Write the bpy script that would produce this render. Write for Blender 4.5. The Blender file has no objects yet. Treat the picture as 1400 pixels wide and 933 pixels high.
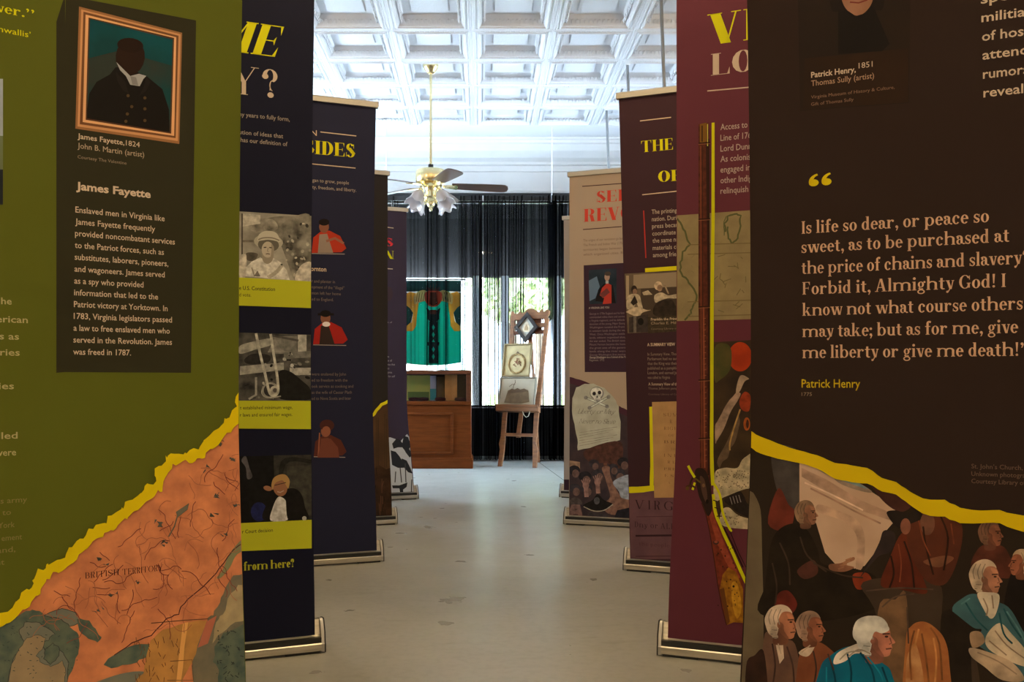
import bpy, bmesh, math, random
from mathutils import Vector, Matrix
R = math.radians
PI = math.pi
C = bpy.context.scene.collection
sc = bpy.context.scene

# ------------------------------------------------------------------ camera, light, exposure
FP, VX, VY, CH = 1200.0, 657.0, 525.0, 0.80          # focal length in px, vanishing point, camera height
cam = bpy.data.objects.new('camera', bpy.data.cameras.new('camera'))
C.objects.link(cam)
cam.location = (0, 0, CH)
cam.rotation_euler = (R(90), 0, 0)
cam.data.sensor_width = 36
cam.data.lens = 36 * FP / 1400
cam.data.shift_x = (700 - VX) / 1400
cam.data.shift_y = (VY - 466.5) / 1400
cam.data.clip_start = 0.05
cam.data.clip_end = 200
sc.camera = cam

sc.view_settings.view_transform = 'Standard'
sc.view_settings.look = 'None'
sc.view_settings.exposure = 0.15
sc.view_settings.gamma = 1.0
sc.view_settings.use_curve_mapping = False
sc.cycles.transparent_max_bounces = 24
sc.cycles.max_bounces = 10

w = bpy.data.worlds.new('world')
sc.world = w
w.use_nodes = True
bg = w.node_tree.nodes['Background']
bg.inputs['Color'].default_value = (0.62, 0.80, 1.0, 1)
bg.inputs['Strength'].default_value = 30.0

def lamp(name, kind, loc, rot, energy, color, **kw):
    d = bpy.data.lights.new(name, kind)
    d.energy = energy
    d.color = color
    for k, v in kw.items():
        setattr(d, k, v)
    o = bpy.data.objects.new(name, d)
    C.objects.link(o)
    o.location = loc
    o.rotation_euler = rot
    return o

lamp('sun', 'SUN', (4, 14, 8), (R(-25), R(20), 0), 110.0, (1, 0.97, 0.93), angle=R(0.6))
# unseen cool lamps added in assumed side windows to brighten back wall and ceiling
lamp('window_daylight', 'AREA', (-3.02, 7.9, 1.75), (0, R(-90), 0), 22, (0.62, 0.80, 1.0), shape='RECTANGLE', size=1.9, size_y=1.9)
lamp('window_daylight', 'AREA', (3.02, 8.0, 1.75), (0, R(90), 0), 22, (0.62, 0.80, 1.0), shape='RECTANGLE', size=1.9, size_y=1.9)
# unseen warm lamps under the ceiling, behind the camera and along the room
lamp('ceiling_bulb', 'POINT', (1.5, -1.6, 2.7), (0, 0, 0), 60, (1, 0.70, 0.38), shadow_soft_size=0.12)
lamp('ceiling_bulb', 'POINT', (-1.5, -1.6, 2.7), (0, 0, 0), 60, (1, 0.70, 0.38), shadow_soft_size=0.12)
lamp('ceiling_bulb', 'POINT', (0.0, 0.6, 3.0), (0, 0, 0), 26, (1, 0.72, 0.42), shadow_soft_size=0.12)

lamp('ceiling_bulb', 'POINT', (2.2, 4.3, 2.7), (0, 0, 0), 38, (1, 0.74, 0.46), shadow_soft_size=0.12)  # unseen mid-room bulbs added to brighten ceiling and floor from the sides
lamp('ceiling_bulb', 'POINT', (-2.2, 4.3, 2.7), (0, 0, 0), 38, (1, 0.74, 0.46), shadow_soft_size=0.12)  # added likewise on the left
lamp('ceiling_downlight', 'AREA', (0.1, 2.4, 3.38), (0, 0, 0), 34, (1, 0.72, 0.38), shape='DISK', size=0.3)  # unseen light added to warm the aisle floor without brightening the banners

# ------------------------------------------------------------------ materials
def lin(c):
    return tuple((x / 255 / 12.92) if x / 255 <= 0.04045 else ((x / 255 + 0.055) / 1.055) ** 2.4 for x in c)

MATS = {}
KEEP = []
def nm(name):
    m = bpy.data.materials.new(name)
    m.use_nodes = True
    nt = m.node_tree
    return m, nt, nt.nodes['Principled BSDF']

def mat(name, rgb, rough=0.5, metal=0.0, spec=0.5, noise=0.0, scale=8.0, bump=0.0, bscale=60.0, stretch=(1, 1, 1), rgb2=None, detail=4.0, coat=0.0):
    if name in MATS: return MATS[name]
    m, nt, p = nm(name)
    N, L = nt.nodes, nt.links
    p.inputs['Roughness'].default_value = rough
    p.inputs['Metallic'].default_value = metal
    p.inputs['Specular IOR Level'].default_value = spec
    p.inputs['Coat Weight'].default_value = coat
    p.inputs['Base Color'].default_value = (*rgb, 1)
    if noise or bump or rgb2:
        tc = N.new('ShaderNodeTexCoord')
        mp = N.new('ShaderNodeMapping')
        mp.inputs['Scale'].default_value = stretch
        L.new(tc.outputs['Object'], mp.inputs['Vector'])
    if noise or rgb2:
        t = N.new('ShaderNodeTexNoise')
        t.inputs['Scale'].default_value = scale
        t.inputs['Detail'].default_value = detail
        L.new(mp.outputs['Vector'], t.inputs['Vector'])
        r = N.new('ShaderNodeValToRGB')
        r.color_ramp.elements[0].position = 0.35
        r.color_ramp.elements[1].position = 0.65
        if rgb2:
            a, b = rgb, rgb2
        else:
            a = tuple(x * (1 - noise) for x in rgb)
            b = tuple(min(1, x * (1 + noise)) for x in rgb)
        r.color_ramp.elements[0].color = (*a, 1)
        r.color_ramp.elements[1].color = (*b, 1)
        L.new(t.outputs['Fac'], r.inputs['Fac'])
        L.new(r.outputs['Color'], p.inputs['Base Color'])
    if bump:
        t2 = N.new('ShaderNodeTexNoise')
        t2.inputs['Scale'].default_value = bscale
        t2.inputs['Detail'].default_value = 3
        L.new(mp.outputs['Vector'], t2.inputs['Vector'])
        bp = N.new('ShaderNodeBump')
        bp.inputs['Strength'].default_value = bump
        bp.inputs['Distance'].default_value = 0.01
        L.new(t2.outputs['Fac'], bp.inputs['Height'])
        L.new(bp.outputs['Normal'], p.inputs['Normal'])
    MATS[name] = m
    return m

# printed inks: colours are picked from the photograph and divided by the room's warm light level
INK = (0.66, 0.56, 0.38)
def ink(c, gain=1.0, tint=INK):
    """c: (r,g,b) in photo sRGB, or ('m', c1, c2, scale) for a mottled photo area"""
    def alb(k):
        return tuple(min(0.92, max(0.004, x / i * gain / 1.1)) for x, i in zip(lin(k), tint))
    if c[0] == 'm':
        key = 'print_%s_%s_%s_%.2f_%s' % (c[1], c[2], c[3], gain, tint)
        return mat(key, alb(c[1]), 0.65, spec=0.1, rgb2=alb(c[2]), scale=c[3], detail=6)
    key = 'print_%s_%.2f_%s' % (c, gain, tint)
    return mat(key, alb(c), 0.65, spec=0.1)

# ------------------------------------------------------------------ mesh helpers
def obj(name, bm, m, parent=None, smooth=False, loc=None, label=None):
    me = bpy.data.meshes.new(name)
    if not any(x is bm for x in KEEP): bmesh.ops.recalc_face_normals(bm, faces=bm.faces)
    bm.to_mesh(me)
    bm.free()
    for x in (m if isinstance(m, (list, tuple)) else [m]):
        me.materials.append(x)
    if smooth:
        for p in me.polygons: p.use_smooth = True
        if smooth != 'all':
            me.set_sharp_from_angle(angle=R(40))
    o = bpy.data.objects.new(name, me)
    C.objects.link(o)
    if parent: o.parent = parent
    if loc: o.location = loc
    if label: o['label'] = label
    return o

def thing(name, label, cat, loc=(0, 0, 0), rz=0, group=None):
    o = bpy.data.objects.new(name, None)
    C.objects.link(o)
    o.location = loc
    o.rotation_euler = (0, 0, rz)
    o.empty_display_size = 0.1
    return tag(o, label, cat, group)

def tag(o, label, cat, group=None, kind=None):
    o['label'] = label
    o['category'] = cat
    if group: o['group'] = group
    if kind: o['kind'] = kind
    return o

def struct(name, bm, m, smooth=False, label=None):
    o = obj(name, bm, m, smooth=smooth)
    o['kind'] = 'structure'
    if label: o['label'] = label
    return o

def B(): return bmesh.new()

def box(bm, x0, y0, z0, x1, y1, z1, bev=0.0, mi=0, M=None):
    vs = [bm.verts.new(v) for v in ((x0, y0, z0), (x1, y0, z0), (x1, y1, z0), (x0, y1, z0), (x0, y0, z1), (x1, y0, z1), (x1, y1, z1), (x0, y1, z1))]
    fs = [bm.faces.new([vs[i] for i in q]) for q in ((3, 2, 1, 0), (4, 5, 6, 7), (0, 1, 5, 4), (1, 2, 6, 5), (2, 3, 7, 6), (3, 0, 4, 7))]
    for f in fs: f.material_index = mi
    if bev:
        es = list({e for f in fs for e in f.edges})
        r = bmesh.ops.bevel(bm, geom=es, offset=bev, segments=2, profile=0.5, affect='EDGES')
        vs = list({v for f in r['faces'] for v in f.verts} | {v for v in vs if v.is_valid})
        for f in r['faces']: f.material_index = mi
    if M is not None:
        for v in vs: v.co = M @ v.co
    return bm

def lathe(bm, prof, c=(0, 0, 0), n=24, cap=True, mi=0, M=None):
    rings = []
    for r, z in prof:
        if r < 1e-6:
            rings.append([bm.verts.new((c[0], c[1], c[2] + z))])
        else:
            rings.append([bm.verts.new((c[0] + r * math.cos(2 * PI * k / n), c[1] + r * math.sin(2 * PI * k / n), c[2] + z)) for k in range(n)])
    new = [v for g in rings for v in g]
    for a, b in zip(rings, rings[1:]):
        for k in range(n):
            k2 = (k + 1) % n
            if len(a) == 1 and len(b) == 1: continue
            if len(a) == 1: f = bm.faces.new((a[0], b[k2], b[k]))
            elif len(b) == 1: f = bm.faces.new((a[k], a[k2], b[0]))
            else: f = bm.faces.new((a[k], a[k2], b[k2], b[k]))
            f.material_index = mi
    if cap:
        for g in (rings[0], rings[-1]):
            if len(g) > 2:
                f = bm.faces.new(g); f.material_index = mi
    if M is not None:
        for v in new: v.co = M @ v.co
    return bm

def tube(bm, pts, r, n=8, mi=0, closed=False):
    pts = [Vector(p) for p in pts]
    rs = r if isinstance(r, (list, tuple)) else [r] * len(pts)
    rings = []
    up = None
    for i, p in enumerate(pts):
        if closed: d = pts[(i + 1) % len(pts)] - pts[i - 1]
        elif i == 0: d = pts[1] - p
        elif i == len(pts) - 1: d = p - pts[i - 1]
        else: d = pts[i + 1] - pts[i - 1]
        d.normalize()
        if up is None:
            up = Vector((0, 0, 1)) if abs(d.z) < 0.9 else Vector((1, 0, 0))
        a = d.cross(up)
        if a.length < 1e-4: a = d.cross(Vector((0, 1, 0)))
        a.normalize()
        b = d.cross(a).normalized()
        up = -b if b.dot(up) < 0 else b
        rings.append([bm.verts.new(p + (a * math.cos(2 * PI * k / n) + b * math.sin(2 * PI * k / n)) * rs[i]) for k in range(n)])
    m = len(rings)
    for i in range(m if closed else m - 1):
        A, Bq = rings[i], rings[(i + 1) % m]
        for k in range(n):
            f = bm.faces.new((A[k], A[(k + 1) % n], Bq[(k + 1) % n], Bq[k]))
            f.material_index = mi
    if not closed:
        for g in (rings[0], rings[-1]):
            f = bm.faces.new(g); f.material_index = mi
    return bm

def prism(bm, pts, y0, y1, mi=0, M=None, axis='y', holes=None):
    """outline pts (x,z) extruded along y (or other axis)"""
    def P(p, d):
        if axis == 'y': return (p[0], d, p[1])
        if axis == 'x': return (d, p[0], p[1])
        return (p[0], p[1], d)
    a = [bm.verts.new(P(p, y0)) for p in pts]
    b = [bm.verts.new(P(p, y1)) for p in pts]
    n = len(pts)
    fs = [bm.faces.new(a), bm.faces.new(b[::-1])]
    for k in range(n):
        fs.append(bm.faces.new((a[k], b[k], b[(k + 1) % n], a[(k + 1) % n])))
    for f in fs: f.material_index = mi
    if M is not None:
        for v in a + b: v.co = M @ v.co
    return bm

def smooth_pts(pts, n=4, closed=True):
    out = []
    m = len(pts)
    rng = range(m) if closed else range(m - 1)
    for i in rng:
        if closed: p0, p1, p2, p3 = pts[i - 1], pts[i], pts[(i + 1) % m], pts[(i + 2) % m]
        else: p0, p1, p2, p3 = pts[max(i - 1, 0)], pts[i], pts[i + 1], pts[min(i + 2, m - 1)]
        for k in range(n):
            t = k / n
            out.append(tuple(0.5 * (2 * b + (c - a) * t + (2 * a - 5 * b + 4 * c - d) * t * t + (3 * b - a - 3 * c + d) * t ** 3) for a, b, c, d in zip(p0, p1, p2, p3)))
    if not closed: out.append(tuple(pts[-1]))
    return out

def at(px, py, Y):
    """the point at depth Y that the photograph shows at pixel (px,py)"""
    return Vector(((px - VX) / FP * Y, Y, CH - (py - VY) / FP * Y))

# ------------------------------------------------------------------ serif lettering drawn as plain outlines
class Serif:
    """bold old-style / didone capitals and lower case, cap height 1"""
    def __init__(s, T=0.17, t=0.045, sv=0.06, it=0.0):
        s.T, s.t, s.sv, s.it = T, t, sv, it
        s.p = []
    def r(s, x0, y0, x1, y1): s.p.append([(x0, y0), (x1, y0), (x1, y1), (x0, y1)])
    def d(s, x0, y0, x1, y1, w): s.p.append([(x0, y0), (x0 + w, y0), (x1 + w, y1), (x1, y1)])
    def a(s, cx, cy, rx, ry, a0, a1, T=None, t=None, n=14):
        T = s.T if T is None else T
        t = s.t if t is None else t
        T = min(T, rx * 0.98); t = min(t, ry * 0.98)
        for k in range(n):
            q = [R(a0 + (a1 - a0) * (k + j) / n) for j in (0, 1)]
            o = [(cx + rx * math.cos(x), cy + ry * math.sin(x)) for x in q]
            i = [(cx + (rx - T) * math.cos(x), cy + (ry - t) * math.sin(x)) for x in q]
            s.p.append([o[0], o[1], i[1], i[0]])
    def b(s, cx, cy, r, n=10): s.p.append([(cx + r * math.cos(2 * PI * k / n), cy + r * math.sin(2 * PI * k / n)) for k in range(n)])
    def st(s, x, y0, y1, lo='b', hi='b', T=None):
        T = T or s.T
        s.r(x, y0, x + T, y1)
        for side, y, e in ((lo, y0, s.t), (hi, y1, -s.t)):
            if side:
                l = s.sv if side in 'bl' else 0
                rr = s.sv if side in 'br' else 0
                s.r(x - l, min(y, y + e), x + T + rr, max(y, y + e))
    def glyph(s, ch):
        T, t, v = s.T, s.t, s.sv
        X, A, D = 0.66, 1.04, -0.30
        h = T * 0.35 + t
        w = 0.3
        if ch in 'il1!j':
            if ch == '!':
                s.p.append([(v + T * .3, .3), (v + T * .7, .3), (v + T, 1), (v, 1)]); s.b(v + T / 2, .08, .09)
            else:
                s.st(v, 0, X if ch == 'i' else A, 'b', 'l')
                if ch == 'i': s.b(v + T / 2, .9, T * .62)
            return T + 2 * v
        if ch == 'I': s.st(v, 0, 1); return T + 2 * v
        if ch in 'nhmr':
            s.st(v, 0, A if ch == 'h' else X, 'b', 'l')
            if ch == 'r':
                s.a(v + T + .15, X - .2, .17, .2, 60, 180, t, t * 1.6); s.b(v + T + .22, X - .1, .085); return v + T + .32
            x = v + T
            for k in range(2 if ch == 'm' else 1):
                s.a(x + .17 + T * .1, X - .2, .17 + T, .2, 0, 165, T, t * 1.6)
                x2 = x + .34 + T * .1
                s.st(x2, 0, X - .19, 'b', None)
                x = x2 + T
            return x + v
        if ch == 'u':
            s.st(v, .2, X, None, 'l'); s.a(v + .26, .2, .26, .21, 180, 330, T, t * 1.6); s.st(v + .36, 0, X, 'r', 'l'); return v + .36 + T + v
        if ch in 'o': s.a(.28, .33, .28, .345, 0, 360, T, t); return .56
        if ch in 'ce':
            s.a(.27, .33, .27, .345, 40 if ch == 'c' else 0, 320, T, t * 1.3)
            if ch == 'e': s.r(.1, .34, .53, .34 + t * 1.2)
            else: s.b(.42, .5, .085)
            return .52
        if ch in 'bp':
            y0, y1 = (0, A) if ch == 'b' else (D, X)
            s.st(v, y0, y1, None if ch == 'b' else 'b', 'l'); s.a(v + T + .15, .33, .15 + T, .34, -170, 170, T, t); return v + T * 2 + .32
        if ch in 'dq':
            s.a(.27, .33, .27, .34, 10, 350, T, t); s.st(.42 - T * .3, 0 if ch == 'd' else D, A if ch == 'd' else X, 'r', 'l'); return .45 + T
        if ch == 'g':
            s.a(.25, .43, .22, .23, 0, 360, T * .85, t); s.a(.26, -.12, .27, .18, 0, 360, T * .6, t * 1.4); s.a(.2, .13, .12, .1, 100, 270, T * .5, t * 1.5); s.r(.16, .03, .4, .03 + t * 2); s.b(.5, .61, .075); return .56
        if ch == 'a':
            s.st(.29, .06, X - .2, None, None); s.a(.2, X - .2, .09 + T, .21, 0, 150, T, t * 1.5); s.b(.11, X - .17, .08)
            s.a(.2, .19, .2, .2, 90, 300, T * .9, t * 1.3); s.r(.2, .34, .32, .34 + t); s.a(.37 + T, .1, .1, .11, 180, 330, t * 2, t * 2); return .44 + T * .6
        if ch in 'ft':
            x = v + .04
            s.r(x - .1, X - t * 1.3, x + T + .13, X)
            if ch == 'f':
                s.st(x, 0, .85, 'b', None); s.a(x + T + .06, .85, .06 + T, .2, 60, 180, T, t * 1.6); s.b(x + T + .1, .96, .08); return x + T + .14
            s.st(x, .15, .86, None, None); s.a(x + .2, .16, .2, .17, 180, 310, T, t * 1.6); return x + T + .15
        if ch == 's':
            s.a(.21, .48, .19, .19, 30, 270, T * .7, t * 1.2); s.a(.22, .185, .2, .195, 90, -150, T * .7, t * 1.2); s.d(.24, .2, .02, .44, T * .95); s.r(.36, .44, .36 + t, .64); s.r(.02, .02, .02 + t, .22); return .43
        if ch in 'vwy':
            n = 2 if ch == 'w' else 1
            x = .04
            for k in range(n):
                s.d(x + .2, 0, x, X, T); s.d(x + .2 + T * .5, 0, x + .42, X, t * 1.4); s.r(x - v, X - t, x + T + v, X); x += .40
            s.r(x - .05, X - t, x + .13, X)
            if ch == 'y': s.d(.12, -.2, .3, .15, t * 1.5); s.b(.1, -.2, .085)
            return x + .1
        if ch == 'k':
            s.st(v, 0, A, 'b', 'l'); s.d(v + T, .25, v + T + .26, X, t * 1.5); s.d(v + T + .27, 0, v + T + .06, .4, T); s.r(v + T + .2, 0, v + T * 2 + .36, t); s.r(v + T + .14, X - t, v + T + .38, X); return v + T * 2 + .36
        if ch == 'x':
            s.d(.3, 0, 0, X, T); s.d(0, 0, .34, X, t * 1.4); return .5
        if ch in ',;':
            if ch == ';': s.b(.11, .55, .1)
            s.b(.11, .09, .1); s.d(.05, -.2, .16, .06, t * 1.6); return .22
        if ch == '.': s.b(.11, .09, .1); return .22
        if ch in '“”\'"':
            n = 1 if ch == "'" else 2
            for k in range(n):
                x = .14 + k * .36
                if ch == '“':
                    s.b(x, .66, .14, 14); s.a(x + .15, .70, .29, .32, 100, 190, .12, .07)
                else:
                    s.b(x, .88, .1); s.d(x - .06, .6, x + .05, .86, t * 1.6)
            return .36 * n + .04
        if ch == '?':
            s.a(.25, .77, .23, .24, -60, 170, T, t * 1.2); s.b(.1, .74, .1); s.a(.34, .43, .11, .2, 100, 260, t * 1.6, t); s.r(.24, .25, .24 + t, .45); s.b(.27, .09, .1); return .5
        # capitals
        if ch in 'EFL':
            s.st(v, 0, 1)
            W = v + T + .36
            if ch != 'L': s.r(v, 1 - t, W, 1); s.p.append([(W, 1), (W - t, 1), (W - t * 2.4, 1 - t), (W, .70)]); s.r(v + T, .5 - t / 2, W - .1, .5 + t / 2); s.p.append([(W - .1, .36), (W - .1, .64), (W - .16, .5)])
            if ch != 'F': s.r(v, 0, W + .03, t); s.p.append([(W + .03, 0), (W + .03, .32), (W - t * 2, t), (W - t, 0)])
            return W + .06
        if ch == 'T':
            s.st(.3, 0, 1); s.r(0, 1 - t, .6 + T, 1); s.p.append([(0, 1), (0, .7), (t * 2.5, 1 - t)]); s.p.append([(.6 + T, 1), (.6 + T, .7), (.6 + T - t * 2.5, 1 - t)]); return .62 + T
        if ch in 'HN':
            if ch == 'H': s.st(v, 0, 1); s.st(v + T + .34, 0, 1); s.r(v + T, .5 - t / 2, v + T + .34, .5 + t / 2); return v * 2 + T * 2 + .34
            s.st(v, 0, 1, T=t * 1.4); s.st(v + .62, 0, 1, T=t * 1.4); s.d(v + .64 - T, 0, v, 1, T); return .62 + v * 2 + t * 1.4
        if ch == 'M':
            s.st(v, 0, 1, T=t * 1.5); s.d(v + .32, 0, v + .02, 1, T); s.d(v + .36, 0, v + .68, 1, t * 1.5); s.st(v + .68, 0, 1); return v * 2 + .68 + T
        if ch in 'VY':
            if ch == 'V': s.d(.3, 0, .03, 1, T * 1.1); s.d(.3 + T * .6, 0, .66, 1, t * 1.4)
            else: s.st(.28, 0, .45, 'b', None); s.d(.28, .42, .02, 1, T * 1.05); s.d(.28 + T * .55, .42, .66, 1, t * 1.4)
            s.r(-.04, 1 - t, .1 + T, 1); s.r(.56, 1 - t, .8, 1); return .8
        if ch == 'A':
            s.d(.05, 0, .32, 1, t * 1.5); s.d(.55, 0, .3, 1, T * 1.1); s.r(.17, .3, .58, .3 + t); s.r(-.04, 0, .2, t); s.r(.45, 0, .66 + T, t); return .66 + T
        if ch in 'DBPR':
            s.st(v, 0, 1, 'b' if ch in 'PR' else 'l', 'l')
            x = v + T
            if ch == 'D': s.a(x + .05, .5, .36 + T * .2, .5, -90, 90, T, t); s.r(x, 0, x + .06, t); s.r(x, 1 - t, x + .06, 1); return x + .42 + T * .2
            s.a(x + .12, .75, .14 + T * .75, .25, -90, 90, T, t); s.r(x, 1 - t, x + .13, 1); s.r(x, .5, x + .13, .5 + t)
            if ch == 'B': s.a(x + .14, .26, .16 + T * .8, .26, -90, 90, T, t); s.r(x, 0, x + .15, t)
            if ch == 'R': s.d(x + .22, 0, x + .1, .5, T); s.r(x + .2, 0, x + .3 + T, t)
            return x + .32 + T * .8
        if ch in 'OGCQ':
            s.a(.4, .5, .4, .515, 0 if ch == 'O' else 35, 360 if ch == 'O' else 325, T * 1.05, t)
            if ch == 'G': s.st(.58, .06, .42, None, 'b', T=T * .9)
            if ch in 'GC': s.r(.68, .66, .68 + t, .96)
            return .8
        if ch == 'S':
            s.a(.29, .735, .26, .275, 25, 265, T * .8, t); s.a(.31, .265, .28, .28, 92, -155, T * .8, t); s.d(.36, .28, .04, .7, T * 1.25); s.r(.50, .68, .50 + t, .98); s.r(.02, .02, .02 + t, .34); return .6
        if ch == 'U':
            s.st(v, .3, 1, None, 'b'); s.a(v + .32, .3, .32, .31, 180, 360, T, t); s.st(v + .64 - t, .3, 1, None, 'b', T=t * 1.3); return v * 2 + .68
        if ch in '0123456789':
            s.a(.28, .5, .28, .5, 0, 360, T, t); return .56
        return .3
    def line(s, txt, track=0.06):
        x, out = 0.0, []
        for ch in txt:
            if ch == ' ': x += .30; continue
            s.p = []
            w = s.glyph(ch)
            for q in s.p: out.append([(a + x + s.it * b, b) for a, b in q])
            x += w + track
        return out

SANS = {}
def sans_mesh(txt, bold):
    """plain lettering from the built-in font: list of polygons, cap height 1"""
    key = (txt, bold)
    if key in SANS: return SANS[key]
    cu = bpy.data.curves.new('lettering', 'FONT')
    cu.body = txt
    cu.size = 1
    cu.resolution_u = 2
    cu.offset = bold
    o = bpy.data.objects.new('lettering', cu)
    me = bpy.data.meshes.new_from_object(o)
    out = [[(me.vertices[i].co.x / 0.73, me.vertices[i].co.y / 0.73) for i in p.vertices] for p in me.polygons]
    bpy.data.objects.remove(o); bpy.data.curves.remove(cu); bpy.data.meshes.remove(me)
    SANS[key] = out
    return out

# ------------------------------------------------------------------ roll-up banners
ALU = mat('brushed_aluminium', (0.50, 0.47, 0.41), 0.36, 0.8, noise=0.12, scale=30, stretch=(0.3, 4, 4))
ALU_LIGHT = mat('pale_anodised_rail', (0.50, 0.49, 0.46), 0.45, 0.3)
BLACKP = mat('black_plastic', (0.012, 0.012, 0.012), 0.45)
GREYP = mat('grey_plastic', (0.42, 0.41, 0.39), 0.4, 0.4)
BACKCLOTH = mat('banner_back', (0.10, 0.10, 0.10), 0.7)
STEP = 8e-6

class Banner:
    def __init__(s, side, ex, ey, deg, H, base, label, W=0.85, pinch=0.010, gain=1.0, tint=INK, top=0.0, shear=0.0):
        s.side, s.W, s.H, s.pinch, s.gain, s.tint = side, W, H, pinch, gain, tint
        s.top, s.shear = top, shear
        s.paint = 0             # noise scale of a painted or photographed picture
        s.a = R(deg) * (1 if side < 0 else -1)
        s.u = Vector((math.cos(s.a), math.sin(s.a), 0))
        s.n = Vector((math.sin(s.a), -math.cos(s.a), 0))
        e = Vector((ex, ey, 0))
        s.o = e - s.u * W if side < 0 else e               # bottom left corner of the cloth
        s.bm = B(); KEEP.append(s.bm)
        s.mats, s.layer = [], 0
        s.root = thing('roll_up_banner', label, 'banner', s.o + s.u * W / 2, s.a, 'roll-up exhibition banners along the aisle')
        s.base = base
        s.cloth()
    def mi(s, c):
        if s.paint and c[0] != 'm':
            c = ('m', tuple(int(x * .84) for x in c), tuple(min(255, int(x * 1.15)) for x in c), s.paint)
        m = ink(c, s.gain, s.tint)
        if m not in s.mats: s.mats.append(m)
        return s.mats.index(m)
    def hold(s, v):
        """how far the cloth is drawn in at height v: it flares towards the cassette"""
        t = min(max(v / s.H, 0), 1)
        if t < .37:
            x = t / .37
            return s.pinch * x * x * (3 - 2 * x)
        return s.pinch * (1 - (1 - s.top) * ((t - .37) / .63) ** 2)
    def warp(s, u, v):
        return s.W / 2 + (u - s.W / 2) * (1 - s.hold(v)) + s.shear * v / s.H
    def uv(s, px, py):
        d = Vector(((px - VX) / FP, 1, -(py - VY) / FP))
        p0 = s.o - Vector((0, 0, CH))
        t = s.n.dot(p0) / s.n.dot(d)
        q = d * t
        u = (q - p0).dot(s.u)
        v = q.z + CH
        return (s.W / 2 + (u - s.shear * v / s.H - s.W / 2) / (1 - s.hold(v)), v)
    def px(s, px, py):
        """metres per photo pixel on the cloth at that spot"""
        d = Vector(((px - VX) / FP, 1, -(py - VY) / FP))
        return s.n.dot(s.o - Vector((0, 0, CH))) / s.n.dot(d) / FP
    def face(s, pts, mi, off):
        pts = [pts[i] for i in range(len(pts)) if (pts[i][0] - pts[i - 1][0]) ** 2 + (pts[i][1] - pts[i - 1][1]) ** 2 > 1e-12]
        if len(pts) < 3: return
        ar = sum(pts[i - 1][0] * pts[i][1] - pts[i][0] * pts[i - 1][1] for i in range(len(pts)))
        if abs(ar) < 1e-10: return
        if ar < 0: pts = pts[::-1]
        f = s.bm.faces.new([s.bm.verts.new((s.warp(u, v) - s.W / 2, -off, v)) for u, v in pts])
        f.material_index = mi
    def clip(s, pts):
        for ax, lim, sg in ((0, 0.0015, 1), (0, s.W - 0.0015, -1), (1, 0.052, 1), (1, s.H - 0.004, -1)):
            out = []
            for i in range(len(pts)):
                a, b = pts[i - 1], pts[i]
                ia, ib = (a[ax] - lim) * sg >= 0, (b[ax] - lim) * sg >= 0
                if ia != ib:
                    t = (lim - a[ax]) / (b[ax] - a[ax])
                    out.append((a[0] + (b[0] - a[0]) * t, a[1] + (b[1] - a[1]) * t))
                if ib: out.append(b)
            pts = out
            if not pts: return []
        return pts
    def next(s):
        s.layer += 1
        return 0.0004 + s.layer * STEP
    def cloth(s):
        mi = s.mi(s.base)
        n = 32
        W, H = s.W, s.H
        zs = [0.05 + (H - 0.05) * k / n for k in range(n + 1)]
        s.mats.append(BACKCLOTH)
        for y, m in ((-0.0003, mi), (0.0003, len(s.mats) - 1)):
            for a, b in zip(zs, zs[1:]):
                q = [(s.warp(0, a), a), (s.warp(W, a), a), (s.warp(W, b), b), (s.warp(0, b), b)]
                if y > 0: q = q[::-1]
                f = s.bm.faces.new([s.bm.verts.new((u - W / 2, y, v)) for u, v in q]); f.material_index = m
        for U in (0, W):
            for a, b in zip(zs, zs[1:]):
                q = [(s.warp(U, a), -.0003, a), (s.warp(U, a), .0003, a), (s.warp(U, b), .0003, b), (s.warp(U, b), -.0003, b)]
                if U: q = [(p[0], -p[1], p[2]) for p in q]
                q = q[::-1]
                f = s.bm.faces.new([s.bm.verts.new((u - W / 2, y, v)) for u, y, v in q]); f.material_index = mi
    # ---- drawing on the cloth: every point is where the photograph shows that print
    def poly(s, c, pts, smooth=0):
        off, mi = s.next(), s.mi(c)
        if smooth > 0 or (smooth == 0 and s.paint and 4 < len(pts) < 30): pts = smooth_pts(pts, 5)
        s.face(s.clip([s.uv(*p) for p in pts]), mi, off)
    def rect(s, c, x0, y0, x1, y1, y2=None, y3=None):
        """top edge y0 (left) .. y2 (right), bottom edge y1 (left) .. y3 (right)"""
        s.poly(c, [(x0, y0), (x1, y0 if y2 is None else y2), (x1, y1 if y3 is None else y3), (x0, y1)])
    def ell(s, c, cx, cy, rx, ry, rot=0, n=18):
        a = R(rot)
        s.poly(c, [(cx + rx * math.cos(t) * math.cos(a) - ry * math.sin(t) * math.sin(a), cy + rx * math.cos(t) * math.sin(a) + ry * math.sin(t) * math.cos(a)) for t in (2 * PI * k / n for k in range(n))])
    def line(s, c, pts, w, smooth=0):
        if smooth: pts = smooth_pts(pts, 4, closed=False)
        off, mi = s.next(), s.mi(c)
        k = s.px(*pts[0])
        P = [Vector(s.uv(*p)) for p in pts]
        ws = w if isinstance(w, (list, tuple)) else [w] * len(P)
        L, Q = [], []
        for i, p in enumerate(P):
            d = (P[min(i + 1, len(P) - 1)] - P[max(i - 1, 0)])
            if d.length < 1e-9: continue
            d.normalize()
            h = Vector((-d.y, d.x)) * ws[min(i, len(ws) - 1)] * k / 2
            L.append(p + h); Q.append(p - h)
        for i in range(len(L) - 1):
            s.face(s.clip([tuple(x) for x in (L[i], L[i + 1], Q[i + 1], Q[i])]), mi, off)
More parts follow.
